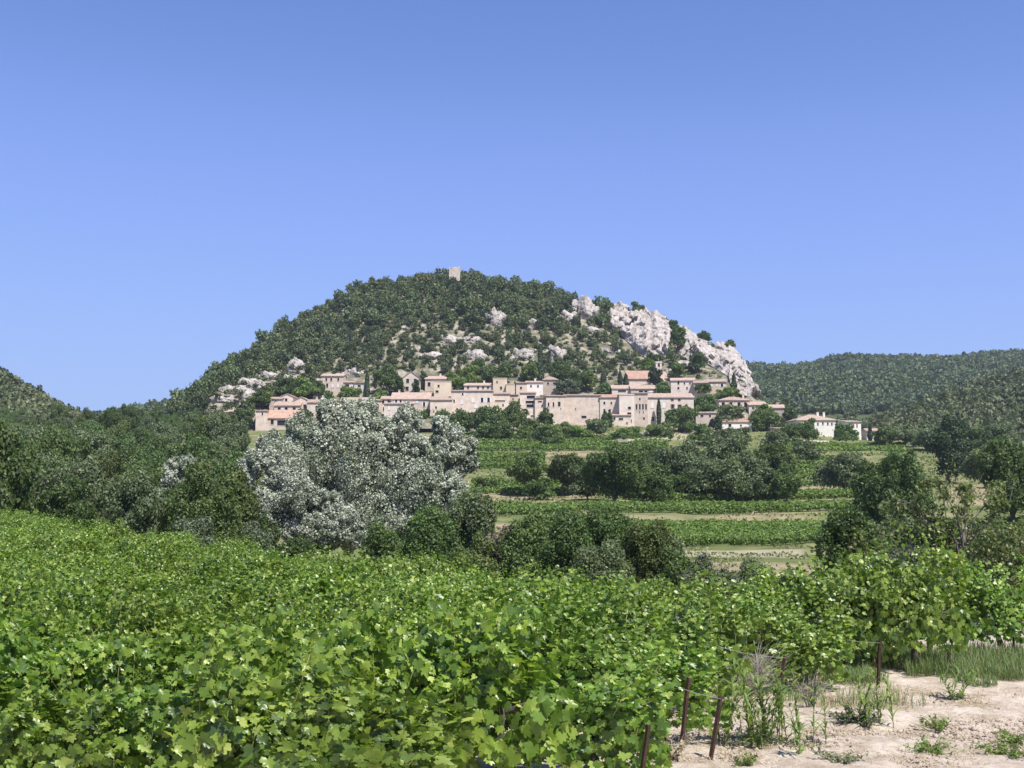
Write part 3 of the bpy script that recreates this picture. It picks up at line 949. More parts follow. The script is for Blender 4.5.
G_V = 'vine rows on the valley terraces'
for k, Y in enumerate(np.linspace(103, 130.5, 12)):
    vine_row(575 + 4 * (k % 3) - (0 if k > 4 else 0) + (95 - 14 * k if k < 6 else 0), 838, 0, 0, 'vine row in the large terrace field above the pale earth track', G_V, Y, Y + 2, seed=k)
for k, Y in enumerate((145.5, 149, 152.5, 156)):
    vine_row(478, 868, 0, 0, 'vine row in the narrow long field between two dry banks', G_V, Y, Y, seed=30 + k)
for k, Y in enumerate((167.5, 171, 175, 179)):
    vine_row(622, 884, 0, 0, 'vine row at the foot of the dark trees in mid valley', G_V, Y, Y, seed=40 + k)
for k, py in enumerate((485, 488, 491, 494)):
    vine_row(472, 590, py, py, 'vine row on the small terrace left of the dark trees', G_V, seed=50 + k)
for k, py in enumerate((457, 460, 463, 466, 469)):
    vine_row(474, 545, py, py, 'vine row beside the right flank of the silver tree', G_V, seed=60 + k)
for k, py in enumerate((440, 442.5, 445, 447.5, 450)):
    vine_row(474, 668, py + .6, py - .6, 'vine row on the upper terrace just under the village', G_V, seed=70 + k, h=1.1)
for k, py in enumerate((446, 449, 452)):
    vine_row(785, 905, py, py, 'vine row below the white villa', G_V, seed=80 + k)
for k, py in enumerate((460, 465, 470, 475, 480, 486)):
    vine_row(782, 845, py, py, 'vine row in the small field between two dark trees', G_V, seed=90 + k)
for k, py in enumerate((449, 455, 461, 467)):
    vine_row(945, 1030, py, py, 'vine row in the field behind the tall dark tree at right', G_V, seed=100 + k)
for k, Y in enumerate((112, 117, 122, 127, 132)):
    vine_row(860, 1040, 0, 0, 'vine row behind the bare-branched fruit tree', G_V, Y, Y, seed=110 + k)


def meadow():
    r = np.random.RandomState(55)
    n = 60000
    Y = 62 * (345 / 62) ** r.rand(n)
    px = r.uniform(440, 1100, n)
    X = (px - 512) / FPX * Y
    B = np.stack([X, Y, gz(X, Y)], 1)
    keep = fbm(B * np.array([.1, .1, 0]), 3, 66) > -.25
    B = B[keep]; Y = Y[keep]
    s = np.clip(2.2 / FPX * Y, .16, .5) * r.uniform(.6, 1.5, len(B))
    B[:, 2] += s * .25
    Nn = unit(rand_dirs(r, len(B)) * np.array([1, 1, .6]) + np.array([0, -.2, .3]))
    V, F = leaf_quads(B, Nn, s, r, .8)
    tag(link('meadow_grass', mesh_np('meadow_grass', V, F, [M['meadow']])), 'rough green and dry grass on the valley terraces', kind='stuff')


meadow()

# ------------------------------------------------------------------ mid-distance trees and shrubs
# silver poplars
def silver(label, lobes, Y, px, seed, dark=None):
    """lobes: (px, py, half width px, half height px) of leafy masses making up one poplar"""
    r = np.random.RandomState(seed)
    X = (px - 512) / FPX * Y; zb = gzs(X, Y)
    t = thing('silver_poplar', label, 'poplar', (X, Y, zb - .1), 0, None)
    parts, cs = [], []
    m = Y / FPX
    for (lx, ly, hw, hh) in lobes:
        c = at(lx, ly, Y + r.uniform(-1, 1) * hw * m * .25) - Vector((X, Y, zb - .1))
        leaf = 2.2 * m
        a = hw * m; b = hh * m; d = (a + b) / 2
        area = 4 * math.pi * (a * b + a * d + b * d) / 3
        n = int(min(11000, 2.3 * area * 1.4 / (leaf * leaf * .31)))
        p, u, cc, R = crown_points(r, a, d, b, 26, n, (.16, .32), jitter=.55, fill=.25)
        p += np.array(c)
        keep = p[:, 2] > .25
        p, u = p[keep], u[keep]
        parts.append(leaf_quads(p, u, leaf * r.uniform(.6, 1.35, len(p)), r, .75))
        cs.extend((cc + np.array(c))[:4])
    V, F = merge(parts)
    link('crown', mesh_np('crown', V, F, [M['silver']]), t)
    link('trunk', make_trunk('trunk', r, np.array(cs), 2.2, .28, M['palebark'], limbs=12), t)


def lobes_in(poly, n, lo, hi, seed):
    """uneven leafy masses spread over a crown whose outline has these corners"""
    r = np.random.RandomState(seed)
    P = np.array(poly, float); out = []

    def inside(x, y):
        c = False
        for i in range(len(P)):
            (x1, y1), (x2, y2) = P[i], P[i - 1]
            if (y1 > y) != (y2 > y) and x < (x2 - x1) * (y - y1) / (y2 - y1) + x1: c = not c
        return c
    tries = 0
    while len(out) < n and tries < 9000:
        tries += 1
        w = r.uniform(lo, hi); x, y = r.uniform(P[:, 0].min(), P[:, 0].max()), r.uniform(P[:, 1].min(), P[:, 1].max())
        if not all(inside(x + .8 * w * math.cos(q), y + .95 * w * math.sin(q)) for q in np.linspace(0, 6.28, 9)): continue
        if any(math.hypot(x - a, (y - b) * .8) < .62 * (w + c) for a, b, c, d in out): continue
        out.append((x, y, w, w * r.uniform(1.05, 1.35)))
    return out


silver('great silver-leafed poplar rising in front of the village walls', lobes_in([(241, 452), (259, 431), (302, 415), (330, 403), (356, 399), (392, 402), (420, 418), (440, 450), (462, 480), (465, 508), (446, 548), (400, 562), (330, 564), (300, 520), (262, 480)], 40, 12, 25, 5) + [(352, 462, 58, 46), (300, 468, 42, 38), (408, 486, 42, 44), (360, 520, 56, 30)], 76, 385, 1)
silver('white-leafed poplar leaning left at the foot of the great one', lobes_in([(236, 462), (252, 446), (285, 452), (320, 480), (352, 505), (374, 532), (370, 552), (300, 560), (262, 540), (250, 500)], 22, 11, 21, 6) + [(290, 502, 26, 28), (325, 530, 28, 20), (275, 520, 18, 22)], 68, 318, 2)
silver('silver poplar top showing behind the right shoulder of the great one', lobes_in([(424, 430), (436, 416), (452, 420), (474, 436), (482, 452), (474, 474), (456, 486), (438, 470)], 10, 8, 14, 7) + [(452, 450, 16, 20)], 84, 455, 3)
silver('small silver poplar standing in the dark wood at left', lobes_in([(150, 500), (160, 470), (176, 450), (194, 456), (206, 480), (196, 512), (172, 522), (156, 516)], 11, 8, 14, 8) + [(178, 488, 16, 22)], 92, 175, 4)

T = [  # name, label, category, px, half width, top, base, material, Y, leafpx, h0
    ('oak_tree', 'brownish green oak in front of the small silver poplar', 'oak', 205, 34, 470, 548, 'brown', 60, 4, .06),
    ('oak_tree', 'dark brownish oak touching the white-leafed poplar', 'oak', 238, 26, 474, 552, 'brown', 63, 4, .05),
    ('shrub', 'low grey-green shrub at the vineyard edge under the oaks', 'shrub', 192, 24, 512, 548, 'grey', 52, 3.6, .03),
    ('shrub', 'small pale green shrub below the oak beside the white poplar', 'shrub', 258, 18, 520, 556, 'grey', 50, 3.6, .03),
    ('oak_tree', 'dark round tree right of the silver poplar foot', 'oak', 471, 25, 486, 570, 'grey2', 66, 3.6, .03),
    ('shrub', 'dark low shrub closing the gap under the white-leafed poplar', 'shrub', 296, 26, 538, 572, 'oak', 56, 3.6, .02),
    ('shrub', 'dark low shrub between oak and white-leafed poplar', 'shrub', 264, 18, 516, 566, 'oak', 60, 3.6, .02),
    ('shrub', 'dark shrub in the shade under the great silver poplar', 'shrub', 425, 34, 512, 570, 'oak', 62, 3.6, .03),
    ('shrub', 'dark shrub hugging the trunk of the leaning white poplar', 'shrub', 385, 26, 528, 570, 'oak', 60, 3.6, .03),
    ('shrub', 'pale green bush in front of the brown dead thicket', 'shrub', 478, 24, 536, 575, 'brown', 56, 3.6, .03),
    ('dead_shrub', 'brownish dry thicket between silver poplar and dark bushes', 'shrub', 507, 26, 518, 575, 'deadbush', 60, 3.4, .03),
    ('shrub', 'leftmost dark bush of the thicket behind the vineyard', 'shrub', 530, 30, 514, 575, 'oak', 57, 3.6, .04),
    ('shrub', 'middle dark bush of the thicket behind the vineyard', 'shrub', 572, 30, 516, 578, 'oak', 55, 3.6, .04),
    ('shrub', 'tallest dark bush of the thicket behind the vineyard', 'shrub', 607, 34, 511, 578, 'oak', 57, 3.6, .04),
    ('shrub', 'right-hand olive-brown bush of the thicket by the earth track', 'shrub', 642, 30, 520, 580, 'brown', 54, 3.6, .04),
    ('shrub', 'low end bush of the thicket tapering to the earth track', 'shrub', 672, 24, 545, 582, 'oak', 52, 3.6, .03),
    ('shrub', 'grey low scrub with pale flower heads below the track', 'shrub', 705, 24, 557, 584, 'grey', 50, 3.2, .03),
    ('shrub', 'green low scrub in front of the earth track', 'shrub', 742, 34, 560, 588, 'grey2', 48, 3.4, .03),
    ('shrub', 'small grey scrub just right of the earth track', 'shrub', 784, 30, 566, 592, 'grey2', 44, 3.4, .03),
    ('shrub', 'dense green shrub right of the earth track', 'shrub', 843, 30, 506, 592, 'oak', 42, 4.2, .03),
    ('shrub', 'smaller green shrub leaning on the dense one', 'shrub', 868, 24, 520, 592, 'bright2', 41, 4.2, .03),
    ('shrub', 'blue-grey lavender-like shrub in front of the fruit tree', 'shrub', 892, 34, 546, 596, 'grey', 36, 3.6, .03),
    ('shrub', 'grey shrub at the foot of the fruit tree', 'shrub', 930, 30, 552, 598, 'grey', 35, 3.8, .03),
    ('shrub', 'yellowish bramble under the bare-branched fruit tree', 'shrub', 958, 36, 530, 600, 'bright2', 36, 4.2, .03),
    ('shrub', 'loose bramble at the right edge beyond the last vine', 'shrub', 1005, 40, 520, 602, 'bright2', 34, 4.4, .03),
    ('shrub', 'bramble filling the gap left of the fruit tree trunk', 'shrub', 915, 30, 520, 596, 'bright2', 38, 4.0, .03),
    ('shrub', 'grey bramble half outside the right edge', 'shrub', 1040, 36, 508, 600, 'grey', 37, 4.2, .03),
    # the dark trees of the mid valley
    ('oak_tree', 'slim leafy tree left end of the mid-valley tree line', 'oak', 526, 20, 452, 497, 'oak', None, 3.2, .25),
    ('oak_tree', 'round tree second from the left in the mid-valley line', 'oak', 563, 21, 453, 496, 'oak', None, 3.2, .2),
    ('oak_tree', 'big dark round tree standing forward of the valley line', 'oak', 615, 34, 446, 506, 'oak', 158, 3.2, .15),
    ('oak_tree', 'tree behind the big round one, its top just under the walls', 'oak', 640, 26, 444, 492, 'oak', None, 3.2, .1),
    ('oak_tree', 'broad grey-green tree in the centre of the valley line', 'oak', 672, 28, 446, 496, 'grey2', None, 3.2, .08),
    ('oak_tree', 'tall grey-green tree of the valley line below the white house', 'oak', 706, 30, 437, 496, 'grey2', None, 3.2, .08),
    ('oak_tree', 'rounded grey-green tree right of the tallest in the line', 'oak', 736, 30, 435, 496, 'grey2', None, 3.2, .08),
    ('oak_tree', 'darker tree at the right end of the valley line', 'oak', 770, 24, 444, 497, 'oak', None, 3.2, .08),
    ('oak_tree', 'low tree filling the valley line foot', 'oak', 690, 22, 470, 498, 'oak', None, 3.2, .05),
    ('oak_tree', 'low tree in the gap between second and big round tree', 'oak', 588, 17, 462, 500, 'grey2', None, 3.2, .05),
    ('oak_tree', 'low dark tree right of the big round one', 'oak', 652, 20, 462, 502, 'oak', None, 3.2, .04),
    ('oak_tree', 'low tree in front of the tallest grey-green one', 'oak', 718, 26, 458, 501, 'grey2', None, 3.2, .04),
    ('oak_tree', 'low tree in front of the rounded grey-green one', 'oak', 750, 22, 460, 501, 'grey2', None, 3.2, .04),
    ('shrub', 'bush closing the right end of the valley tree line', 'shrub', 786, 14, 466, 501, 'oak', None, 3.2, .04),
    ('shrub', 'bush under the slim leafy tree of the valley line', 'shrub', 540, 14, 478, 500, 'oak', None, 3.2, .04),
    ('shrub', 'dark bush filling the gap between leftmost and middle thicket bushes', 'shrub', 551, 28, 518, 578, 'oak', 60, 3.6, .03),
    ('shrub', 'dark bush behind the middle thicket bush', 'shrub', 590, 28, 513, 578, 'grey2', 61, 3.6, .03),
    ('shrub', 'dark bush between the tallest and the olive-brown bush', 'shrub', 626, 28, 517, 580, 'oak', 60, 3.6, .03),
    ('shrub', 'low grey bush at the foot of the thicket', 'shrub', 600, 34, 540, 582, 'grey2', 52, 3.6, .02),
    ('shrub', 'bush behind the low end bush of the thicket', 'shrub', 660, 24, 532, 582, 'grey2', 58, 3.6, .03),
    ('shrub', 'tall loose bramble behind the fruit tree', 'shrub', 938, 30, 520, 600, 'bright2', 42, 3.8, .03),
    ('shrub', 'tall loose bramble right of the fruit tree', 'shrub', 984, 30, 516, 600, 'bright2', 41, 3.8, .03),
    ('shrub', 'tall green bramble at the right edge of the picture', 'shrub', 1022, 30, 520, 600, 'bright2', 40, 3.8, .03),
    ('shrub', 'green bush between dense shrub and large right oak', 'shrub', 898, 30, 516, 596, 'grey2', 46, 3.8, .03),
    ('oak_tree', 'small tree above the right end of the valley line', 'oak', 806, 14, 440, 464, 'grey2', None, 3, .08),
    ('oak_tree', 'grey-green tree beside the small terrace field', 'oak', 843, 25, 450, 494, 'grey2', None, 3.2, .06),
    ('oak_tree', 'large dark oak right of centre, in front of the terraces', 'oak', 897, 28, 447, 512, 'oak', 122, 3.4, .06),
    ('oak_tree', 'smaller companion leaning against the large right oak', 'oak', 872, 20, 462, 512, 'oak', 126, 3.4, .05),
    ('oak_tree', 'tall almost black tree against the wooded right hill', 'oak', 949, 24, 420, 484, 'cypress', None, 3.2, .1),
    ('oak_tree', 'dark spreading tree at the right edge', 'oak', 1010, 30, 440, 508, 'oak', 120, 3.4, .1),
    ('oak_tree', 'mid green tree between the black tree and the edge tree', 'oak', 985, 22, 446, 488, 'grey2', None, 3.2, .08),
    ('oak_tree', 'green tree beyond the right edge tree', 'oak', 1045, 30, 440, 505, 'oak', 130, 3.4, .08),
    ('shrub', 'round shrub standing alone on the tan bank', 'shrub', 470, 10, 448, 462, 'oak', None, 2.8, .05),
    ('shrub', 'low shrub at the left of the tan bank', 'shrub', 486, 12, 478, 492, 'oak', None, 2.8, .05),
]
M['deadbush'] = leaf_mat('dead_twigs', [(0, (.09, .075, .05)), (.5, (.15, .125, .09)), (1, (.22, .19, .14))], trans=.15, objvar=.1, tcol=(1.1, 1, .8, 1))
M['bright2'] = leaf_mat('bramble_leaf', [(0, (0.061, 0.0895, 0.0268)), (0.45, (0.1018, 0.1343, 0.0425)), (0.8, (0.1763, 0.1982, 0.079)), (1, (0.3254, 0.307, 0.1823))], trans=0.33, objvar=.15)
M['grey2'] = leaf_mat('holm_oak_leaf', [(0, (0.0688, 0.0972, 0.0462)), (0.5, (0.1117, 0.1459, 0.0693)), (1, (0.1805, 0.2106, 0.1078))], trans=0.28, objvar=.18)
for k, (nm, lab, cat, px, hw, pt, pb, mt, Y, lp, h0) in enumerate(T):
    pix_tree(nm, lab, cat, 'trees and shrubs of the valley', px, hw, pt, pb, mt, Y, None, lp, h0, nl=24 if hw > 24 else 16, seed=k * 3, depth=.9, lump=(.17, .34), jitter=.8, cov=1.0 if mt == 'bright2' else 1.8)


M['greybark'] = plain_mat('grey_bark', [(.3, (.09, .08, .065)), (.7, (.2, .18, .155))], scale=5, bump=.5)


def fruit_tree():
    """open fruit tree with half-bare pale branches"""
    r = np.random.RandomState(8)
    Y = 37.0; X = (957 - 512) / FPX * Y; zb = gzs(X, Y)
    t = thing('fruit_tree', 'sparse fruit tree with bare pale branches above the brambles', 'fruit tree', (X, Y, zb))
    m = Y / FPX
    top = float(zat(484, Y)) - zb
    tl = [([(0, 0, -.2), (-.05, 0, top * .25), (.15, 0, top * .5), (.1, .1, top * .78)], [.11, .095, .075, .03], 7)]
    tips = []
    ends = [(-72, .82), (-55, .9), (-38, .7), (-20, .98), (5, 1.0), (22, .96), (40, .85), (58, .72), (70, .62), (-82, .6), (-30, 1.02), (30, .6), (50, .95), (-60, .5)]
    for dx, fz in ends:
        p = np.array([.08, 0, top * r.uniform(.25, .62)])
        e = np.array([dx * m, r.uniform(-1.0, 1.0), top * fz])
        pts = [p]
        for q in (.3, .55, .8, 1.0):
            pts.append(p * (1 - q) + e * q + np.array([0, 0, top * .10 * math.sin(q * 3.1)]) + r.normal(0, .13, 3) * (q < 1))
        tl.append((pts, [.04, .03, .022, .013, .005], 5))
        for _ in range(9):
            i = r.randint(1, 4); f = r.rand()
            q = pts[i] * (1 - f) + pts[i + 1] * f
            q2 = q + r.normal(0, .3, 3) + np.array([0, 0, .15])
            tl.append(([q, (q + q2) / 2 + r.normal(0, .06, 3), q2], [.011, .008, .003], 4)); tips.append((q, q2))
    link('trunk', tubes_mesh('trunk', tl, M['greybark']), t)
    P = []
    for q, q2 in tips:
        k = r.choice([4, 24, 50])
        f = r.uniform(.1, 1.1, k)[:, None]
        P.append(q * (1 - f) + q2 * f + r.normal(0, .09, (k, 3)))
    P = np.concatenate(P)
    V, F = leaf_quads(P, rand_dirs(r, len(P)), .14 * r.uniform(.6, 1.3, len(P)), r, .6)
    link('crown', mesh_np('crown', V, F, [M['bright2']]), t)


fruit_tree()

# the wood at left, rank behind rank
rw = np.random.RandomState(21)
OAKV = []
for k in range(7):
    r = np.random.RandomState(300 + k)
    me, c = make_crown('crown', r, 1, 1, .05, 2.0, .095, M['oak' if k % 3 else 'brown' if k == 3 else 'grey2'], cov=1.9, nl=24, lump=(.17, .32), jitter=.8, foot=.3)
    tr = make_trunk('trunk', r, c, .35, .06, M['bark'])
    OAKV.append((me, tr))
def rank_zone(Y):
    return ('in the front rank of the left-hand wood' if Y < 104 else 'in the lower part of the left-hand wood' if Y < 150 else
            'in the middle of the left-hand wood' if Y < 215 else 'in the upper part of the left-hand wood' if Y < 275 else 'at the back of the left-hand wood')


ranks, Yk = [], 84.0
while Yk < 345:
    ranks.append((Yk, rank_zone(Yk))); Yk *= 1.088
cnt = 0
for Y, lab in ranks:
    step = 2.7 + Y * .013
    x = -.52 * Y - 4
    pmax = np.interp(Y, [85, 105, 130, 200, 250, 330], [262, 266, 250, 244, 243, 240])
    xm = (pmax - 512) / FPX * Y
    while x < xm:
        xx, yy = x + rw.normal(0, .8), Y + rw.normal(0, 3)
        R_ = (1.75 + Y * .0055) * rw.uniform(.75, 1.25) * (1 if Y < 230 else .72); H_ = R_ * rw.uniform(1.05, 1.5)
        me, tr = OAKV[rw.randint(7)]
        place_tree('oak_tree', 'dark leafy tree ' + lab, 'oak', 'trees of the left-hand wood', me, tr, (xx, yy, gzs(xx, yy) - .3), rw.uniform(0, 6.28), (R_, R_, H_))
        cnt += 1
        x += step * rw.uniform(.8, 1.25)
print('left wood', cnt)

# ------------------------------------------------------------------ houses
def poly_mesh(name, V, F, mats, midx=None):
    me = bpy.data.meshes.new(name)
    me.from_pydata([tuple(map(float, v)) for v in V], [], [tuple(f) for f in F])
    for m in mats: me.materials.append(m)
    if midx: me.polygons.foreach_set('material_index', midx)
    bm = bmesh.new(); bm.from_mesh(me); bmesh.ops.recalc_face_normals(bm, faces=bm.faces); bm.to_mesh(me); bm.free()
    me.update()
    return me


def box(V, F, x0, x1, y0, y1, z0, z1):
    n = len(V)
    V += [(x0, y0, z0), (x1, y0, z0), (x1, y1, z0), (x0, y1, z0), (x0, y0, z1), (x1, y0, z1), (x1, y1, z1), (x0, y1, z1)]
    F += [(n, n + 3, n + 2, n + 1), (n + 4, n + 5, n + 6, n + 7), (n, n + 1, n + 5, n + 4), (n + 1, n + 2, n + 6, n + 5), (n + 2, n + 3, n + 7, n + 6), (n + 3, n, n + 4, n + 7)]


def house(label, px0, px1, eave, base, rise, roof='gable', wall='wall', rmat='roof', wins=None, auto=None, D=8.0, yaw=0.0, Y=None, hy=None, chim=0, shut=None, cat='house', name='stone_house', found=5.0, door=None, seed=0):
    """Façade given by its left, right, eave and base pixel; stands on the hill where its foot (or hy) meets the slope."""
    pxc = (px0 + px1) / 2
    r = np.random.RandomState(int(pxc * 3 + eave))
    if Y is None:
        Y = HV.find(pxc, hy or base, 4).y - .5
    m = Y / FPX
    W = (px1 - px0) * m; H = (base - eave) * m; R = rise * m
    c = at(pxc, base, Y)
    t = thing(name, label, cat, c, yaw)
    hw = W / 2
    # ---- façade with real openings
    holes = []
    for w in (wins or []):
        wx, wy, ww, wh = w[:4]
        holes.append([(wx - ww / 2 - pxc) * m, (wx + ww / 2 - pxc) * m, (base - wy - wh / 2) * m, (base - wy + wh / 2) * m, w[4] if len(w) > 4 else 'win'])
    if auto:
        nc, nr = auto
        for i in range(nc):
            for j in range(nr):
                if r.rand() < .18: continue
                cx = -hw + W * (i + .5 + r.uniform(-.12, .12)) / nc; cz = H * (j + .56) / nr
                ww = min(1.0, W / nc * .45); wh = min(1.45, H / nr * .55)
                holes.append([cx - ww / 2, cx + ww / 2, cz - wh / 2, cz + wh / 2, 'win'])
    holes = [h for h in holes if h[0] > -hw + .1 and h[1] < hw - .1 and h[2] > -found + .2 and h[3] < H - .12]
    xs = sorted({-hw, hw, *[h[0] for h in holes], *[h[1] for h in holes]}); zs = sorted({-found, H, *[h[2] for h in holes], *[h[3] for h in holes]})
    V, F = [], []

    def vid(x, y, z):
        V.append((x, y, z)); return len(V) - 1
    for a, b in zip(xs[:-1], xs[1:]):
        for c0, c1 in zip(zs[:-1], zs[1:]):
            mx, mz = (a + b) / 2, (c0 + c1) / 2
            if any(h[0] < mx < h[1] and h[2] < mz < h[3] for h in holes): continue
            F.append((vid(a, 0, c0), vid(b, 0, c0), vid(b, 0, c1), vid(a, 0, c1)))
    dp = .28
    for h in holes:
        x0, x1, z0, z1, _ = h
        for (p, q) in (((x0, z0), (x1, z0)), ((x1, z0), (x1, z1)), ((x1, z1), (x0, z1)), ((x0, z1), (x0, z0))):
            F.append((vid(p[0], 0, p[1]), vid(q[0], 0, q[1]), vid(q[0], dp, q[1]), vid(p[0], dp, p[1])))
    sh_ = {'gable': 'side', 'gable_x': 'front', 'shed': 'shed', 'hip': None, 'flat': None}[roof]
    # sides and back
    if sh_ == 'side':
        for x in (-hw, hw): F.append(tuple(vid(*p) for p in ((x, 0, -found), (x, D, -found), (x, D, H), (x, D / 2, H + R), (x, 0, H))))
        F.append(tuple(vid(*p) for p in ((-hw, D, -found), (hw, D, -found), (hw, D, H), (-hw, D, H))))
    elif sh_ == 'shed':
        for x in (-hw, hw): F.append(tuple(vid(*p) for p in ((x, 0, -found), (x, D, -found), (x, D, H + R), (x, 0, H))))
        F.append(tuple(vid(*p) for p in ((-hw, D, -found), (hw, D, -found), (hw, D, H + R), (-hw, D, H + R))))
    else:
        for x in (-hw, hw): F.append(tuple(vid(*p) for p in ((x, 0, -found), (x, D, -found), (x, D, H), (x, 0, H))))
        F.append(tuple(vid(*p) for p in ((-hw, D, -found), (hw, D, -found), (hw, D, H), (-hw, D, H))))
        if sh_ == 'front':
            for y in (0, D): F.append(tuple(vid(*p) for p in ((-hw, y, H), (hw, y, H), (0, y, H + R))))
    link('wall', poly_mesh('wall', V, F, [M[wall]]), t)
    # ---- roof: a closed slab with eaves
    ov, th, e = .32, .2, .012
    V, F = [], []
    if roof in ('gable', 'shed', 'gable_x'):
        span, ln = (D, hw) if roof != 'gable_x' else (hw * 2, D / 2)
        if roof == 'shed':
            s = R / span
            sec = [(-ov, H - ov * s + e), (span + ov, H + R + ov * s + e), (span + ov, H + R + ov * s + th), (-ov, H - ov * s + th)]
        else:
            s = R / (span / 2)
            sec = [(-ov, H - ov * s + e), (span / 2, H + R + e), (span + ov, H - ov * s + e), (span + ov, H - ov * s + th), (span / 2, H + R + th), (-ov, H - ov * s + th)]
        k = len(sec)
        for q in (-ln - .22, ln + .22):
            for (a, z) in sec:
                V.append((q, a, z) if roof != 'gable_x' else (a - hw, q + D / 2, z))
        if roof == 'shed': F += [(0, 1, 2, 3), (7, 6, 5, 4)]
        else: F += [(0, 1, 4, 5), (1, 2, 3, 4), (6, 11, 10, 7), (7, 10, 9, 8)]
        for i in range(k): F.append((i, (i + 1) % k, k + (i + 1) % k, k + i))
    elif roof == 'hip':
        rl = max(hw - D / 2, hw * .12)
        V += [(-hw - ov, -ov, H + e), (hw + ov, -ov, H + e), (hw + ov, D + ov, H + e), (-hw - ov, D + ov, H + e),
              (-hw - ov, -ov, H + th), (hw + ov, -ov, H + th), (hw + ov, D + ov, H + th), (-hw - ov, D + ov, H + th), (-rl, D / 2, H + R + th), (rl, D / 2, H + R + th)]
        F += [(0, 1, 2, 3), (0, 1, 5, 4), (1, 2, 6, 5), (2, 3, 7, 6), (3, 0, 4, 7), (4, 5, 9, 8), (5, 6, 9), (6, 7, 8, 9), (7, 4, 8)]
    else:
        box(V, F, -hw - .12, hw + .12, -.12, D + .12, H + e, H + max(R, .25))
    rf = link('roof', poly_mesh('roof', V, F, [M[rmat if roof != 'flat' else wall]]), t)
    for i in range(chim):
        cx = hw * r.uniform(-.8, .8); cy = D * r.uniform(.45, .7); V, F = [], []
        zt = H + R + .9
        box(V, F, cx - .3, cx + .3, cy - .25, cy + .25, H + R * .4, zt); box(V, F, cx - .38, cx + .38, cy - .33, cy + .33, zt + .002, zt + .14)
        link('chimney', poly_mesh('chimney', V, F, [M[wall]]), rf)
    for h in holes:
        x0, x1, z0, z1, kind = h
        V, F = [], []
        if kind == 'door':
            box(V, F, x0 + .003, x1 - .003, dp - .06, dp, z0, z1 - .003)
            link('door', poly_mesh('door', V, F, [M['wood']]), t); continue
        # the pane, with a thin surround and sill standing proud of the wall
        box(V, F, x0 + .002, x1 - .002, dp - .05, dp, z0 + .002, z1 - .002)
        w_ = link('window', poly_mesh('window', V, F, [M['pane']]), t)
        V, F = [], []
        box(V, F, x0 - .1, x1 + .1, -.07, .1, z0 - .14, z0 - .002)
        link('sill', poly_mesh('sill', V, F, [M['frame']]), w_)
        if kind == 'win' and shut and x1 - x0 < 2.2:
            sw = (x1 - x0) * .5
            for s in (-1, 1):
                V, F = [], []
                xa = x0 - sw - .02 if s < 0 else x1 + .02
                box(V, F, xa, xa + sw, -.06, -.004, z0, z1)
                link('shutter', poly_mesh('shutter', V, F, [M[shut]]), w_)
        elif kind in ('closed', 'pale'):
            V, F = [], []
            box(V, F, x0 + .02, x1 - .02, -.03, .05, z0 + .02, z1 - .02)
            link('shutter', poly_mesh('shutter', V, F, [M[shut if shut and kind == 'closed' else 'shut_white']]), w_)
    return t


# the village, front rank first
house('lowest left house with a broad terracotta roof above the silver tree', 266, 297, 418, 431, 8, 'gable', 'wall', 'roof_red', [(272, 422, 3, 5), (283, 423, 12, 5)], D=9)
house('pale gabled house wall at the far left end of the village', 255.5, 267, 411, 432, 2, 'shed', 'wall', wins=[(262, 414, 1.5, 2.5)], D=10, yaw=.15)
house('house with a long flat eave behind the lowest left house', 274, 300, 405.5, 416, 4, 'gable', 'wall', wins=[(279, 408.5, 3, 2.6), (286, 408.5, 3, 2.6), (294, 408.5, 3, 2.6)], D=6, hy=417)
house('tiny stone house at the top left corner of the lower village', 269, 281, 399, 408, 2.5, 'shed', 'grey_wall', D=5, hy=411, auto=(1, 1))
house('small pale house with dark window beside the tiny stone one', 281, 293, 396.5, 406, 2.5, 'gable_x', 'plaster', wins=[(286, 400, 2.4, 3.2)], D=6, hy=409)
house('gable-fronted stone house at the left end of the long roofs', 293, 309, 401, 414, 4, 'gable_x', 'wall', auto=(2, 1), D=8, hy=415)
house('long low house with one continuous roof left of the round tree', 307, 335, 402.5, 415, 3.2, 'gable', 'wall', auto=(4, 1), D=7, hy=416, chim=1)
house('tall square house standing alone above the left village', 321, 343, 376, 396, 2.6, 'gable', 'wall', wins=[(326, 379.5, 1.8, 3), (331, 379.5, 1.8, 3), (338, 379.5, 1.8, 3), (327, 385.5, 2, 4.2), (332.5, 385.5, 2, 3.6, 'closed'), (338, 385.5, 2, 3.6, 'closed'), (329, 392, 1.8, 3)], D=8, shut=None, found=3)
house('stepped pale house next to the tall square one', 343, 354, 382.5, 397, 2, 'gable', 'plaster', wins=[(347, 385.5, 4, 2.4), (350, 391, 2, 3)], D=7, found=3)
house('small red-roofed house stepping down beside the thin cypress', 354, 366, 383, 398, 1.6, 'shed', 'plaster', 'roof_red', [(359, 386, 3, 2), (361, 392, 2, 3)], D=7, found=3)
house('low roofed house just above the crown of the silver tree', 340, 373, 402, 414, 5, 'gable', 'wall', 'roof', auto=(4, 1), D=8, hy=414, chim=1)
house('narrow ochre house above the silver tree top', 373, 382, 400.5, 414, 2, 'shed', 'ochre', auto=(1, 1), D=6, hy=414)
house('narrow pale house with stepped eaves right of the ochre one', 381, 391, 399, 413, 3, 'gable', 'plaster', auto=(2, 2), D=6, hy=413)
house('low front house with wooden gate right of the silver tree top', 384, 413, 404, 415, 1.6, 'shed', 'plaster', wins=[(389, 408, 2, 4, 'closed'), (400, 408.5, 5, 3.6, 'closed'), (410, 408, 4, 5.6, 'door')], D=3.5, hy=416)
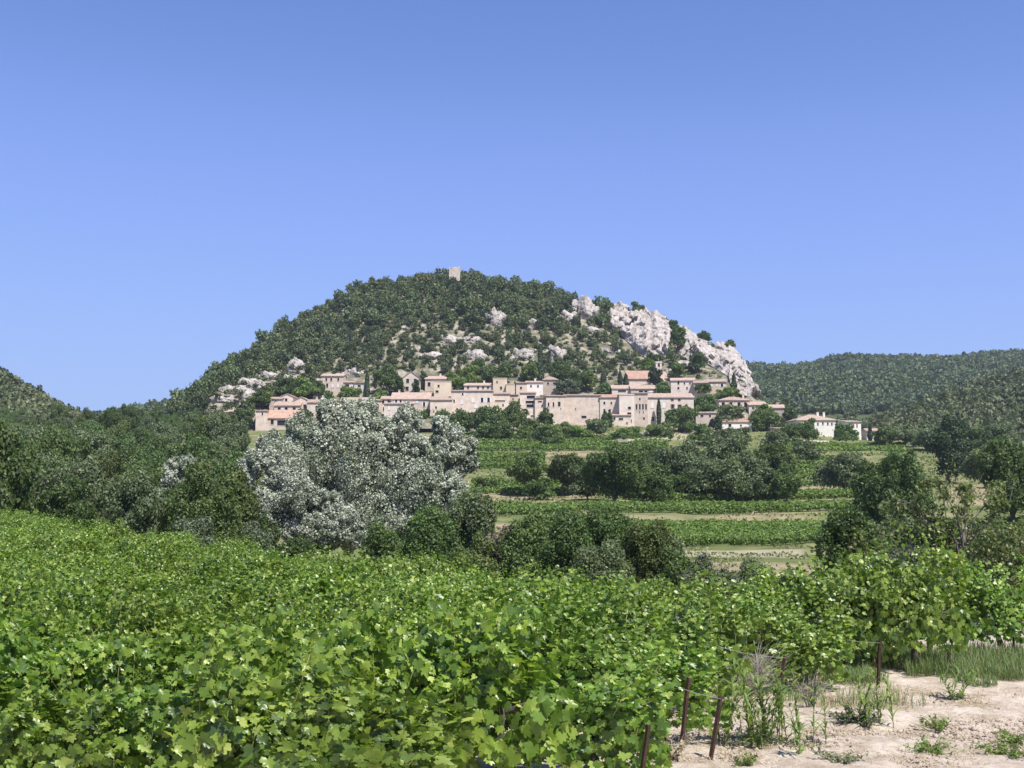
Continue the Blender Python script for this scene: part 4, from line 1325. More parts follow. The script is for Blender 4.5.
house('wide house with a deep sloping roof and a blue-shuttered window', 391, 430, 399, 413, 7, 'gable', 'wall', 'roof', wins=[(396, 401.2, 2, 2.6), (400.5, 401.2, 2, 2.6), (417, 401.5, 3, 2.8, 'closed'), (424, 404.5, 2.2, 4.6)], D=9, hy=414, shut='shut_white', chim=1)
house('small tower-like house with pointed roof above the wide roof', 403, 419, 377.5, 393, 6, 'gable_x', 'plaster', auto=(2, 2), D=8, hy=394, found=3)
house('pale house with a low roof behind the small tower-like one', 425, 446, 379, 391, 3.4, 'gable', 'wall', auto=(3, 1), D=7, hy=391, found=3, chim=1)
house('sunlit ochre block with two small windows on the ridge of roofs', 434, 451, 381.5, 397, .6, 'flat', 'ochre', wins=[(438.5, 386, 2, 2.6), (437, 391.5, 3, 2.4)], D=7, hy=398)
house('grey house with a sagging roof left of the big blank walls', 430, 452, 400, 417, 4, 'gable', 'wall', 'roof', wins=[(436, 407.5, 1.8, 2.4), (445, 409.5, 1.4, 2)], D=9, hy=417)
house('big blank-walled block with tall dark windows at its right', 451, 493, 391, 416, 2.8, 'shed', 'wall', 'roof', wins=[(454, 401, 1.6, 3), (462.5, 394, 1.6, 2.4), (462, 402, 2, 4, 'closed'), (473, 400, 3.4, 4.8, 'closed'), (482, 400, 2.4, 4.6), (488.5, 400, 2.4, 4.6), (476, 406, 3.6, 3.6, 'closed'), (457, 409, 1.6, 2)], D=10, hy=418, shut='shut_white')
house('cream house with a rank of windows behind the big block', 464, 493, 385.5, 395, 3, 'gable', 'plaster', wins=[(468, 387.5, 2, 2.6), (478, 387.5, 2, 2.4), (483, 387.5, 2, 2.4), (488, 387.5, 2, 2.4)], D=8, hy=396, found=3, chim=1)
house('flat-topped ochre tower house in the middle of the village', 493, 507, 378.5, 396, .7, 'flat', 'ochre', wins=[(497, 382, 1.4, 2), (501, 388, 2, 3)], D=7, hy=397)
house('narrow house with shadowed eave right of the big block', 493, 510, 394, 418, 3, 'shed', 'wall', 'roof', wins=[(500, 400.8, 10, 1.2), (503, 405, 1.6, 2), (498, 412, 1.6, 2.4)], D=8, hy=419)
house('blank pale house set back beside the dark bush', 508, 518, 395, 411, 1, 'shed', 'wall', wins=[(513, 399, 1.4, 1.8)], D=8, hy=412)
house('small flat ochre wall house behind the thin cypress', 506, 515, 384.5, 398, .6, 'flat', 'ochre', D=6, hy=398, found=3)
house('upper white house of the stepped group right of the cypress', 526, 543, 382.5, 396, 2, 'gable', 'white', wins=[(531, 386, 1.6, 2.4), (538, 386, 1.6, 2.4)], D=7, hy=396, found=3, chim=1)
house('cream house at the left of the stepped group', 516, 527, 383, 399, 2, 'shed', 'ochre', wins=[(521, 388, 2, 2.4)], D=7, hy=399)
house('stepped house with three dark loggias one above another', 520, 536, 393, 421, 3, 'shed', 'wall', 'roof', wins=[(531, 397, 8.4, 3), (530, 402, 8.8, 2.6), (530, 406, 7, 3), (532, 416, 3, 1.4)], D=9, hy=422)
house('plain stone house between the loggias and the angled wall', 535, 547, 398, 422, 2, 'shed', 'wall', wins=[(540, 401.5, 4, 1.4), (542, 406, 1.4, 2)], D=9, hy=423)
house('small hip-roofed house high above the long village wall', 543, 558, 380, 393, 4.2, 'hip', 'grey_wall', 'roof', wins=[(548, 383.5, 1.8, 2.4), (554, 383.5, 1.8, 2.4)], D=7, hy=394, found=3)
house('darker angled house with three tall windows left of the blank wall', 546, 566, 396, 422, 2.6, 'shed', 'wall', 'roof', wins=[(548.5, 404.5, 1.6, 4), (553.5, 404.5, 1.6, 4.6), (559.3, 404, 2.6, 4.6), (561, 408.6, 1, 1.4)], D=10, hy=424, yaw=.16)
house('long fortress-like blank stone wall house in the village centre', 565, 601, 395.5, 423, 3, 'shed', 'wall', 'roof', wins=[(575.5, 409, 1, 1.6), (584, 417, 5, 2.4)], D=11, hy=425)
house('pale house with four small windows right of the blank wall', 600, 625, 397.5, 423, 3.6, 'gable', 'plaster', 'roof_red', wins=[(604.5, 403, 2, 2.6), (611.5, 403, 1.6, 2.4), (604.5, 410.5, 2, 3), (610, 410.5, 2, 2.8), (619, 407.5, 1.4, 2.4), (622.5, 407.5, 1.4, 2.4)], D=9, hy=426)
house('tower-like house with two arched openings one over the other', 619.5, 634.5, 395, 426, 1.2, 'flat', 'plaster', wins=[(621, 413, 2.6, 3), (629.6, 408, 3, 2.8), (629.4, 414.4, 4, 4), (629, 419, 3, 1.8), (631, 421, 1.6, 3.4)], D=9, hy=428)
house('house with four tall windows in a row beside the arched tower', 634.5, 648, 393.5, 426, 1.4, 'shed', 'wall', 'roof', wins=[(636.7, 406.8, 1.7, 5.4), (640, 406.8, 1.7, 5.4), (643.1, 406.8, 1.7, 5.4), (646.2, 406.8, 1.6, 5.4), (640, 399, 1.6, 2), (639.5, 412, .9, 1.6), (643.5, 412, .9, 1.6), (644, 418.7, 2, 2.6, 'door')], D=8, hy=428)
house('low annexe at the foot of the arched tower house', 611, 631, 415.5, 428, 1.4, 'shed', 'wall', 'roof', wins=[(614.5, 418.5, 2, 2.6), (621, 419, 4.4, 2), (627, 423, 1.6, 1.6)], D=3.5, hy=430)
house('large manor with red shutters at the right end of the front rank', 646, 694, 397.5, 421, 5, 'gable', 'plaster', 'roof', wins=[(652.5, 405, 3, 6, 'pale'), (664, 405, 3, 5.4, 'pale'), (672.5, 399.8, 1.4, 2.2), (679.5, 399.8, 1.4, 2.2), (672.8, 406.5, 1.8, 4.6), (679.8, 407, 1.9, 5), (686.8, 407, 2, 6, 'closed'), (653, 419, 3, 4.2, 'door')], D=11, hy=424, shut='shut_red', chim=1)
house('long low-roofed house behind the manor, left half', 612, 632, 388.6, 399, 4, 'gable', 'plaster', 'roof', wins=[(622, 391, 8, 1.8)], D=8, hy=399)
house('long low house behind the manor with dark strip windows', 631, 656, 388.8, 399, 4, 'gable', 'grey_wall', 'roof', wins=[(641, 391.4, 4, 1.8), (646, 391.4, 3, 1.8), (651, 391.4, 3.6, 1.4, 'closed')], D=8, hy=399)
house('white terrace house below the church with small dark windows', 671, 695, 380.5, 394, 3.2, 'gable', 'plaster', 'roof', wins=[(678.6, 382.8, 1.8, 3.2), (684.5, 383.4, 1.4, 2), (690, 383.4, 1.4, 2), (678.5, 388, 2, 2.2), (687, 388, 1.6, 2)], D=8, hy=395, yaw=-.12, found=4)
house('ochre house continuing the white terrace to the right', 694, 708, 383, 396, 3, 'gable', 'ochre', 'roof', wins=[(698, 386, 1.6, 2.4), (703, 386, 1.6, 2.4)], D=8, hy=396, yaw=-.12, found=4)
house('last upper house under the white cliff beside a cypress', 708, 726, 381.8, 393, 3.2, 'gable', 'ochre', 'roof', wins=[(712, 385, 1.8, 2.6, 'closed'), (717, 385, 1.8, 2.6, 'closed'), (722, 385.4, 2.4, 2.6)], D=8, hy=393, yaw=-.14, found=4, shut='shut_white')
house('wide tiled house above the pines at the right village end', 719, 750, 400.5, 410, 4.4, 'hip', 'wall', 'roof', auto=(4, 1), D=9, hy=411, chim=1)
house('small ochre-sided house next to the bright hedge', 749, 767, 405, 414, 3.6, 'gable', 'plaster', 'roof', wins=[(753, 408, 1.6, 2.4)], D=8, hy=415)
house('low tiled house at the tip of the village under the wooded hill', 768, 784, 408, 416, 3.6, 'gable', 'grey_wall', 'roof', D=8, hy=417, yaw=-.2, chim=1)
house('half-hidden low stone house in the trees right of the manor', 696, 716, 413, 424, 2.2, 'shed', 'grey_wall', 'roof', wins=[(702, 416, 3, 2), (710, 416, 2, 2)], D=6, hy=424)
house('low white house with red roof among the trees', 722, 752, 422, 431, 3.8, 'gable', 'white', 'roof_red', wins=[(730, 425.4, 3, 3), (741, 425.6, 1.8, 2)], D=8, hy=432)
house('small grey cube house in the trees with a flat pale roof', 775, 786, 428.5, 437, 1.2, 'shed', 'grey_wall', 'roof', wins=[(779, 431, 1.4, 1.8)], D=6, Y=318, found=3)
house('white villa with a broad hip roof right of the village', 797, 836, 420.5, 430, 6.2, 'hip', 'white', 'roof', wins=[(818, 424, 1.6, 2.4), (823, 423.4, 1.6, 2.4), (828, 423.8, 1.6, 2.4), (832, 424, 1.6, 2.4)], D=12, Y=326, found=4, chim=2)
house('white house with three red shutters at the right of the villa', 845, 862, 422, 437, 1.6, 'gable', 'white', 'roof', wins=[(849.6, 425.4, 1.5, 3.8, 'closed'), (854, 425.6, 1.5, 3.6, 'closed'), (857.6, 425.6, 1.5, 3.4, 'closed')], D=9, Y=322, found=4, yaw=.2, shut='shut_red')
house('farthest right small house with a low tiled roof', 867, 883, 431, 438, 2.4, 'gable', 'plaster', 'roof', wins=[(876, 434, 1.6, 2)], D=7, Y=330, found=4, yaw=-.1)
house('lone tiled roof hidden in the wood left of the village', 224, 243, 412, 420, 3.6, 'gable', 'wall', 'roof', D=7, hy=420, yaw=.25)


def church():
    p = HV.find(640, 384, 4); Y = p.y - 1; m = Y / FPX
    c = at(640, 384, Y)
    t = thing('village_church', 'church with a big terracotta nave roof and a slim bell tower', 'church', c)

    def X(px): return (px - 640) * m

    def Z(py): return (384 - py) * m
    V, F = [], []
    box(V, F, X(628), X(655), 0, 9, -4, Z(379)); box(V, F, X(655.2), X(671), .5, 9, -4, Z(381))
    link('wall', poly_mesh('wall', V, F, [M['wall']]), t)
    for (a, b, pe, pr, y0) in ((626.5, 655.5, 379.3, 370, -.4), (660.8, 672, 381.2, 371, .1)):
        V = [(X(a), y0, Z(pe)), (X(b), y0, Z(pe)), (X(b), 9.3, Z(pe)), (X(a), 9.3, Z(pe)), (X(a), 4.5, Z(pr)), (X(b) - (0 if a < 650 else 1.6), 4.5, Z(pr))]
        V2 = V + [(v[0], v[1], v[2] + .22) for v in V]
        F = [(0, 1, 5, 4), (3, 4, 5, 2), (6, 10, 11, 7), (9, 8, 11, 10), (0, 6, 7, 1), (1, 7, 11, 5), (5, 11, 8, 2), (2, 8, 9, 3), (3, 9, 10, 4), (4, 10, 6, 0)]
        link('roof', poly_mesh('roof', V2, F, [M['roof_red' if a < 650 else 'roof']]), t)
        V, F = [], []
        for xx in (X(a) + .5, X(b) - .5 - (0 if a < 650 else 1.6)):
            n = len(V); V += [(xx, y0 + .5, Z(pe)), (xx, 8.8, Z(pe)), (xx, 4.5, Z(pr) - .15)]; F.append((n, n + 1, n + 2))
        link('gable', poly_mesh('gable', V, F, [M['wall']]), t)
    # bell tower: four piers, an opening, a cap and a little cross
    V, F = [], []
    x0, x1 = X(657), X(663); w = (x1 - x0) * .3
    yb = 2.4
    zt0, zt1 = Z(366.5), Z(362)
    box(V, F, x0, x1, yb, yb + 2, -4, zt0)
    for xa in (x0, x1 - w): box(V, F, xa, xa + w, yb, yb + 2, zt0 + .002, zt1)
    box(V, F, x0 - .12, x1 + .12, yb - .12, yb + 2.12, zt1 + .002, Z(360.6))
    tw = link('bell_tower', poly_mesh('bell_tower', V, F, [M['plaster']]), t)
    V, F = [], []
    for i in range(9):
        a = i / 8 * 2 * math.pi
    bm = bmesh.new(); bmesh.ops.create_cone(bm, cap_ends=True, segments=12, radius1=.32, radius2=.14, depth=.55)
    me = bpy.data.meshes.new('bell'); bm.to_mesh(me); bm.free(); me.materials.append(M['galv'])
    link('bell', me, tw, ((x0 + x1) / 2, yb + 1, zt0 + .7))
    V, F = [], []
    xm = (x0 + x1) / 2
    box(V, F, xm - .05, xm + .05, yb + .95, yb + 1.05, Z(360.6) + .002, Z(357)); box(V, F, xm - .35, xm + .35, yb + .96, yb + 1.04, Z(358.4), Z(358.4) + .1)
    link('cross', poly_mesh('cross', V, F, [M['galv']]), tw)


church()


def ruined_tower():
    p = HV.find(455, 277, 5.0); Y = p.y; m = Y / FPX
    t = thing('ruined_tower', 'square ruined stone keep on the hilltop skyline', 'tower', (at(455.5, 280, Y).x, Y - 6, float(zat(282, Y - 6))))
    hw = 5.4 * m; H = 14 * m
    r = np.random.RandomState(3)
    bm = bmesh.new(); bmesh.ops.create_cube(bm, size=1)
    bmesh.ops.subdivide_edges(bm, edges=bm.edges, cuts=7, use_grid_fill=True)
    P = np.array([v.co for v in bm.verts])
    dz = fbm(P * 3.3, 2, 8)
    for v, d in zip(bm.verts, dz):
        v.co.x *= 2 * hw; v.co.y *= 2 * hw
        z = (v.co.z + .5)
        v.co.z = z * H * (1 + (.09 * d if z > .9 else 0)) + (.35 if z > .9 and v.co.x > hw * .4 else 0)
        v.co.x += .12 * d; v.co.y += .1 * d
    me = bpy.data.meshes.new('keep_wall'); bm.to_mesh(me); bm.free(); me.materials.append(M['ochre_stone'])
    link('wall', me, t)


M['ochre_stone'] = plain_mat('pale_rubble', [(.25, (.36, .30, .245)), (.7, (.55, .47, .40))], scale=.6, rough=.95, bump=.8, bscale=3)
ruined_tower()


def long_wall(label, px0, px1, py0, py1, hpx, wall, hill=False, name='terrace_wall'):
    n = 14; V, F = [], []
    r = np.random.RandomState(int(px0))
    pts = []
    for i in range(n + 1):
        f = i / n; px = px0 + f * (px1 - px0); py = py0 + f * (py1 - py0)
        Y = HV.find(px, py, 4).y if hill else ground_Y(px, py)
        p = at(px, py, Y)
        pts.append((p, hpx / FPX * Y * r.uniform(.8, 1.1)))
    o = pts[0][0].copy()
    for p, h in pts:
        q = p - o
        V += [(q.x, q.y, q.z - .8), (q.x, q.y, q.z + h), (q.x, q.y + .6, q.z + h), (q.x, q.y + .6, q.z - .8)]
    for i in range(n):
        a, b = 4 * i, 4 * i + 4
        F += [(a, b, b + 1, a + 1), (a + 1, b + 1, b + 2, a + 2), (a + 2, b + 2, b + 3, a + 3)]
    F += [(0, 1, 2, 3), (4 * n + 3, 4 * n + 2, 4 * n + 1, 4 * n)]
    ob = link(name, poly_mesh(name, V, F, [M[wall]]), loc=o)
    tag(ob, label, 'wall')


long_wall('dry-stone terrace wall below the arched tower house', 612, 668, 444.5, 442.5, 5, 'grey_wall')
long_wall('low pale garden wall in front of the white villa', 803, 829, 443.5, 443.5, 3, 'white', name='garden_wall')
long_wall('short retaining wall under the lone tall square house', 313, 327, 399, 399, 4, 'wall', True)
long_wall('stone base wall under the left blank block', 516, 536, 428, 427, 3, 'wall')
long_wall('pale wall under the small grey cube house', 764, 778, 441, 441, 3.4, 'plaster', name='garden_wall')


# ------------------------------------------------------------------ rocks
def crag(label, px, py, hw, hh, depth=.6, seed=0, lean=0.0, Y=None, name='rock_outcrop', tall=False, sub=5, planes=26, boundary=None):
    """a faceted limestone crag bedded into the slope"""
    r = np.random.RandomState(seed + 900)
    p = HV.find(px, py + hh * .35, 5) if Y is None else at(px, py, Y)
    m = p.y / FPX
    bm = bmesh.new(); bmesh.ops.create_icosphere(bm, subdivisions=sub + (1 if name == 'cliff' else 0), radius=1)
    D = np.array([v.co for v in bm.verts]); T3 = np.array([[v.index for v in f.verts] for f in bm.faces]); bm.free()
    Vs, Fs, nn = [], [], 0
    # outcrops are several broken blocks grown together along the bedding; cliffs are one face
    blocks = [(0, 0, .74, .9)] + [(r.uniform(-.85, .85), r.uniform(-.45, .3), r.uniform(.3, .58), r.uniform(.4, .85)) for _ in range(6)]
    for bi, (ox, oz, kx, kz) in enumerate(blocks):
        nrm = rand_dirs(r, planes); dist = r.uniform(.6, 1.0, planes)
        nrm[:6] = unit(np.stack([r.uniform(-.9, .9, 6), np.full(6, -1.0), r.uniform(-.15, .5, 6)], 1)); dist[:6] = r.uniform(.65, .92, 6)
        q = (D @ nrm.T) / dist[None]
        rad = np.minimum(1 / np.maximum(q.max(1), 1e-3), 1.25)
        sc = np.array([hw * m * kx, hw * m * depth * (kx + .2), hh * m * kz])
        P = D * rad[:, None] * sc
        W = P + np.array([px * .37 + bi * 5.1, seed * 3.1, 0])
        f1 = fbm(W * np.array([.16, .16, .07]), 4, seed + 1)
        f2 = 1 - np.abs(fbm(W * np.array([.35, .35, .13]), 4, seed + 9))
        f3 = fbm(W * np.array([.9, .9, .6]), 3, seed + 17)
        strata = np.abs(((W[:, 2] * .42 + .9 * f1) % 1) - .5)
        big = m * min(hw, hh)
        disp = big * (.10 * f1 - .05 * strata) + .22 * f3 - .75 * np.clip(.13 - np.abs(vnoise((W + .8 * f3[:, None]) @ np.array([[.24, .05, .10], [0, .24, 0], [-.14, 0, .20]]), seed + 33)), 0, .13) / .13 - .35 * np.clip(.1 - np.abs(vnoise(W * np.array([.5, .5, .3]), seed + 41)), 0, .1) / .1
        lo_, hi_ = P.min(0), P.max(0)
        for sp in (1.9, .8):                 # broken slabs: every cell is a plane with its own set-back and tilt
            ns = int(np.clip(np.prod((hi_ - lo_) / sp), 6, 260))
            S = r.uniform(lo_, hi_, (ns, 3)); dd = r.uniform(-1, 1, ns) * sp * .24; gg = r.normal(0, .34, (ns, 3))
            jj = ((P[:, None] - S[None]) ** 2).sum(2).argmin(1)
            f3 = f3 * .5 + (dd[jj] + ((P - S[jj]) * gg[jj]).sum(1)) * 2.2
        if name != 'cliff': disp = big * .12 * f1 + .22 * f3 - .3 * np.clip(.22 - np.abs(fbm(W * np.array([.8, .8, .25]), 3, seed + 33)), 0, .22) / .22
        P = P + D * disp[:, None] * np.array([1, 1, .8]) + np.array([ox * hw * m, abs(ox) * hw * m * .25, oz * hh * m])
        Vs.append(P); Fs.append(T3 + nn); nn += len(P)
    me = mesh_np('rock', np.concatenate(Vs), np.concatenate(Fs), [M['rock']])
    c = at(px, py, p.y + hw * m * depth * .45)
    tag(link(name, me, loc=c), label, 'rock', 'limestone crags of the hill')


def cliff_face():
    """the long limestone face on the right shoulder: a folded sheet of broken slabs standing in front of the slope and closed over its top"""
    up = [(607, 309), (610, 304), (614, 305), (619, 303), (623, 301), (628, 305), (632, 309), (636, 306), (641, 308), (645, 306), (650, 312), (656, 309), (663, 313), (670, 318), (675, 325), (680, 324), (688, 326), (693, 333),
          (700, 337), (708, 342), (715, 343), (723, 341), (729, 344), (734, 346), (739, 352), (746, 364), (753, 377), (757, 386), (760, 391)]
    lo = [(607, 322), (613, 328), (621, 333), (630, 341), (637, 351), (650, 357), (662, 355), (671, 354), (676, 350), (683, 354), (693, 361), (708, 362), (716, 366), (728, 374), (733, 389), (743, 393), (752, 394), (760, 395)]
    nu, nv, nb = 300, 84, 10
    r = np.random.RandomState(61)
    px = np.linspace(607, 760, nu)
    U = np.interp(px, *zip(*up)) + .7 * fbm(np.stack([px * .35, px * 0, px * 0], 1), 3, 9); L_ = np.interp(px, *zip(*lo)) + 2.5
    V = np.zeros((nu, nv + nb, 3))
    ts = np.linspace(0, 5, 300)
    for i in range(nu):
        H = HV.pos(np.full(300, px[i]), ts)
        hp = py_of(H[:, 1], H[:, 2])
        v = np.linspace(0, 1, nv)
        py = L_[i] + v * (U[i] - L_[i])
        o = np.argsort(-hp)
        Y = np.interp(-py, -hp[o], H[o, 1])
        Y = np.minimum(Y, Y[0] + (Y[-1] - Y[0]) * v ** 1.3 + 1)
        Y = Y - 1.2 - 3.4 * np.sin(np.pi * np.clip(v, 0, 1)) ** .7
        # shallow gully where the dark tree stands
        Y = Y + 3.5 * np.exp(-((px[i] - 677 - 8 * (v - .5)) / 4.5) ** 2)
        z = zat(py, Y); X = xat(px[i], Y, z)
        V[i, :nv] = np.stack([X, Y, z], 1)
        for k in range(nb):
            f = (k + 1) / nb
            V[i, nv + k] = V[i, nv - 1] + np.array([0, 9 * f, -.5 * f - 7 * f ** 3])
    P = V.reshape(-1, 3)
    Q = P[:, [0, 2]] + .35 * np.stack([vnoise(P * .5, 3), vnoise(P * .5, 4)], 1)
    out = np.zeros(len(P))
    for sp, amp, tilt, seed in ((6.5, 1.15, .32, 1), (2.6, .42, .36, 2), (1.1, .14, .36, 3)):
        rr = np.random.RandomState(70 + seed)
        lo_, hi_ = Q.min(0), Q.max(0)
        n = int(np.prod((hi_ - lo_) / np.array([sp, sp * 1.25])))
        S = rr.uniform(lo_, hi_, (n, 2)); d = rr.uniform(-1, 1, n) * amp; g = rr.normal(0, tilt, (n, 2)); g[:, 1] += .12
        for a in range(0, len(Q), 4000):
            q = Q[a:a + 4000]
            D2 = ((q[:, None] - S[None]) * np.array([1, .8])) ** 2
            j = D2.sum(2).argmin(1)
            out[a:a + 4000] += d[j] + ((q - S[j]) * g[j]).sum(1)
    out += .18 * fbm(P * 1.3, 3, 8)
    edge = np.ones((nu, nv + nb)); edge[:, nv:] = .5; edge[:, :14] = np.linspace(-.1, 1, 14)[None]
    out = out * edge.ravel()
    P[:, 1] -= out
    P[:, 2] += .12 * out
    idx = np.arange(nu * (nv + nb)).reshape(nu, nv + nb)
    F = np.stack([idx[:-1, :-1], idx[1:, :-1], idx[1:, 1:], idx[:-1, 1:]], -1).reshape(-1, 4)
    o = P.mean(0)
    tag(link('cliff', mesh_np('cliff', P - o, F, [M['rock']]), loc=o), 'long pale limestone cliff stepping down the right shoulder of the hill', 'cliff')


cliff_face()
crag('tall jagged crag in the middle of the wooded right slope', 586, 314, 14, 18, .7, 13)
crag('lower half of the jagged crag, half hidden by scrub', 592, 334, 14, 9, .7, 14)
crag('small flat crag left of the jagged one', 566, 318, 12, 8, .7, 15)
crag('isolated grey crag among dark pines in mid slope', 494.5, 321, 10, 14, .7, 16)
crag('small crag right of the isolated grey one', 532, 326, 10, 8, .7, 17)
crag('low crag in scrub under the small right-hand one', 541, 317, 5, 4, .7, 18)
crag('pale crag just above the tall cypress', 556, 356, 12, 13, .7, 19)
crag('rounded crag left of the tall cypress', 524, 357, 12, 10, .7, 20)
crag('low pale crag over the flat ochre tower house', 512, 360, 5, 5, .7, 21)
crag('low crag above the roofs left of mid slope', 477, 358, 12, 8, .7, 22)
crag('pale scree crag under the mid-slope pines', 448, 341, 14, 8, .6, 23)
crag('light crag right of the scree crag', 470, 342, 12, 8, .6, 24)
crag('small ledge high on the left part of the wood', 404, 328, 5, 3.4, .6, 25)
crag('ledge above the lone cypress of the left village', 432, 357, 16, 6, .6, 26)
crag('tiny pale ledge on the left shoulder of the hill', 343, 311, 6, 3, .6, 27)
crag('upright pale crag above the tall square house', 295, 368, 10, 13, .7, 28)
crag('long sloping outcrop left of the upright pale crag', 270, 378, 20, 9, .6, 29)
crag('broken outcrop lowest on the left flank', 246, 386, 20, 11, .6, 30)
crag('pale outcrop at the far left foot of the hill', 221, 401, 15, 7, .6, 31)
crag('grey outcrop below the long sloping one', 246, 399, 15, 9, .6, 32)
crag('pale ledge between the two left outcrops', 230, 391, 16, 7, .6, 43)
crag('ochre scarp behind the stepped pale house', 355, 373, 9, 6, .6, 33)
crag('boulder slope under the cliff behind the church', 690, 366, 20, 8, .6, 34)
crag('boulder slope left of the last upper house', 672, 372, 12, 6, .6, 35)
crag('scree patch under the left pillars of the cliff', 612, 352, 12, 5, .6, 36)
crag('small scree crag right of the mid-slope cypress', 580, 362, 8, 4, .6, 37)
crag('pale boulder below the arched tower on the terrace', 644, 434, 4, 3, .8, 38, Y=300, name='boulder')
crag('small boulder on the slope above the arched tower house', 590, 388, 4, 3.4, .8, 39, name='boulder')

# ------------------------------------------------------------------ hillside trees
M['holm'] = leaf_mat('holm_leaf', [(0, (.065, .09, .035)), (.5, (.10, .13, .05)), (1, (.15, .175, .075))], trans=.22, objvar=.3, tcol=(1.2, 1.3, .7, 1))
PINE = []
for k in range(10):
    r = np.random.RandomState(500 + k)
    parts = []
    mt = M['pine' if k % 4 != 3 else 'holm']
    n = 330
    p, u, c, R = crown_points(r, 1, 1, .95, 11, n, (.3, .5), up=.25, fill=.1)
    p[:, 2] += 1.25
    V, F = leaf_quads(p, u, .36 * r.uniform(.65, 1.35, len(p)), r, .7)
    Vt, Ft = tube([(0, 0, -.5), (0, 0, .6), (.05, .03, 1.5)], [.09, .075, .03], 5)
    nF = len(F)
    V2, F2 = merge([(V, F), (Vt, Ft)])
    me = mesh_np('pine_tree', V2, F2, [mt, M['bark']], mat_idx=[0] * nF + [1] * len(Ft))
    PINE.append((me, V2, F2, nF))

# light low-poly crowns for the far hills
LOW = []
for k in range(10):
    r = np.random.RandomState(700 + k)
    p, u, c, R = crown_points(r, 1, 1, .9, 7, 78, (.3, .5), up=.2, fill=.05)
    p = p[p[:, 2] > -.45]; u = u[:len(p)]
    p[:, 2] += .9
    V, F = leaf_quads(p, unit(p * np.array([1, 1, .8]) - np.array([0, 0, .6]) + .6 * r.normal(size=p.shape)), .62 * r.uniform(.7, 1.3, len(p)), r, .8)
    LOW.append((None, V, F, len(F)))


ROCKZ = [(540, 366, 5, 17), (645, 338, 26, 20), (710, 358, 30, 16), (722, 380, 18, 9), (727, 367, 22, 26), (716, 352, 16, 12), (696, 342, 18, 13), (655, 344, 18, 14), (648, 330, 11, 12), (617, 315, 6, 12), (629, 322, 9, 15), (642, 316, 8, 9), (586, 314, 12, 15), (592, 334, 12, 6),
         (494.5, 321, 8, 12), (556, 357, 9, 10), (524, 358, 9, 8), (532, 327, 7, 6), (295, 369, 9, 11), (270, 379, 17, 7), (246, 388, 18, 9), (221, 402, 13, 5), (246, 400, 13, 8), (230, 392, 13, 6), (448, 342, 11, 6), (470, 343, 9, 6), (742, 384, 11, 13), (477, 359, 9, 6), (432, 357, 13, 5), (566, 319, 10, 6), (404, 328, 4, 2.4), (662, 318, 9, 7), (690, 366, 14, 5), (343, 311, 5, 2.4), (355, 373, 8, 5)]
VILL = [(250, 412), (300, 398), (318, 395), (322, 374), (370, 374), (400, 372), (420, 370), (470, 378), (545, 376), (600, 382), (626, 372), (660, 366), (700, 378), (740, 384), (780, 402)]
vx, vy = zip(*VILL)


def hill_trees():
    r = np.random.RandomState(77)
    cand = []
    for px in np.arange(176, 790, 5.6):
        t = 1.0
        while t < 5.9:
            pxx, tt = px + r.uniform(-3.6, 3.6), t + r.uniform(-.06, .06)
            t += .105 if t < 4 else .26
            cand.append((pxx, tt))
    C = np.array(cand)
    P = HV.pos(C[:, 0], C[:, 1])
    py = py_of(P[:, 1], P[:, 2])
    ridge = np.interp(C[:, 0], rx, ry); basep = np.interp(C[:, 0], bx, by)
    vill = np.interp(C[:, 0], vx, vy, left=430, right=440)
    out = []
    dn = fbm(P * .035, 3, 55)
    for i, (pxx, tt) in enumerate(C):
        if basep[i] - ridge[i] < 9 and pxx > 700: continue
        if C[i, 1] < 5.1 and py[i] > vill[i] + 1: continue
        if any(((pxx - a) / b) ** 2 + ((py[i] - c - 2) / d) ** 2 < 1 for a, c, b, d in ROCKZ): continue
        h = (py[i] - ridge[i]) / max(vill[i] - ridge[i], 1)
        dens = 1.0
        if 390 < pxx < 640 and h > .5: dens = .55
        if pxx > 600: dens = .5 if h < .9 else .55
        if pxx > 640: dens = .28
        if pxx < 320 and h > .55: dens = .6
        if pxx > 742: dens = .25
        if r.rand() > dens * (1.0 + .5 * dn[i]) * 1.05: continue
        big = 1.0 if (h < .5 and pxx < 610) else .72
        s = float(np.clip(r.lognormal(math.log(1.66), .24), .9, 2.7)) * big
        out.append((P[i], s, pxx, py[i], h, C[i, 1]))
    return out


HT = hill_trees()
print('hill trees', len(HT))
rs = np.random.RandomState(79)
SC = []
for _ in range(5200):
    pxx, tt = rs.uniform(180, 770), rs.uniform(1.0, 4.6)
    SC.append((pxx, tt))
SC = np.array(SC)
SP_ = HV.pos(SC[:, 0], SC[:, 1]); spy = py_of(SP_[:, 1], SP_[:, 2])
sv = np.interp(SC[:, 0], vx, vy, left=430, right=440)
scrub = []
for p, (pxx, tt), y_, v_ in zip(SP_, SC, spy, sv):
    if y_ > v_ + 1: continue
    if any(((pxx - a) / b) ** 2 + ((y_ - c) / d) ** 2 < .8 for a, c, b, d in ROCKZ):
        if rs.rand() > (.62 if pxx < 320 else .34 if pxx < 600 else .08): continue
        p = p + np.array([0, -2.6, .9])
    if rs.rand() < .35 and pxx > 600: continue
    s_ = rs.uniform(.45, 1.15)
    scrub.append((p - np.array([0, 0, .5 * s_]), s_, s_ * rs.uniform(.7, 1.1), rs.uniform(0, 6.28), rs.randint(10)))
r = np.random.RandomState(78)
front = [h for h in HT if h[5] <= 5.25]
order = sorted(range(len(HT)), key=lambda i: -(HT[i][1] / HT[i][0][1] * (1 if HT[i][5] <= 5.25 else 0) + (.004 if 4.6 < HT[i][5] < 5.2 else 0)))
single = set(order[:280])
rest = []
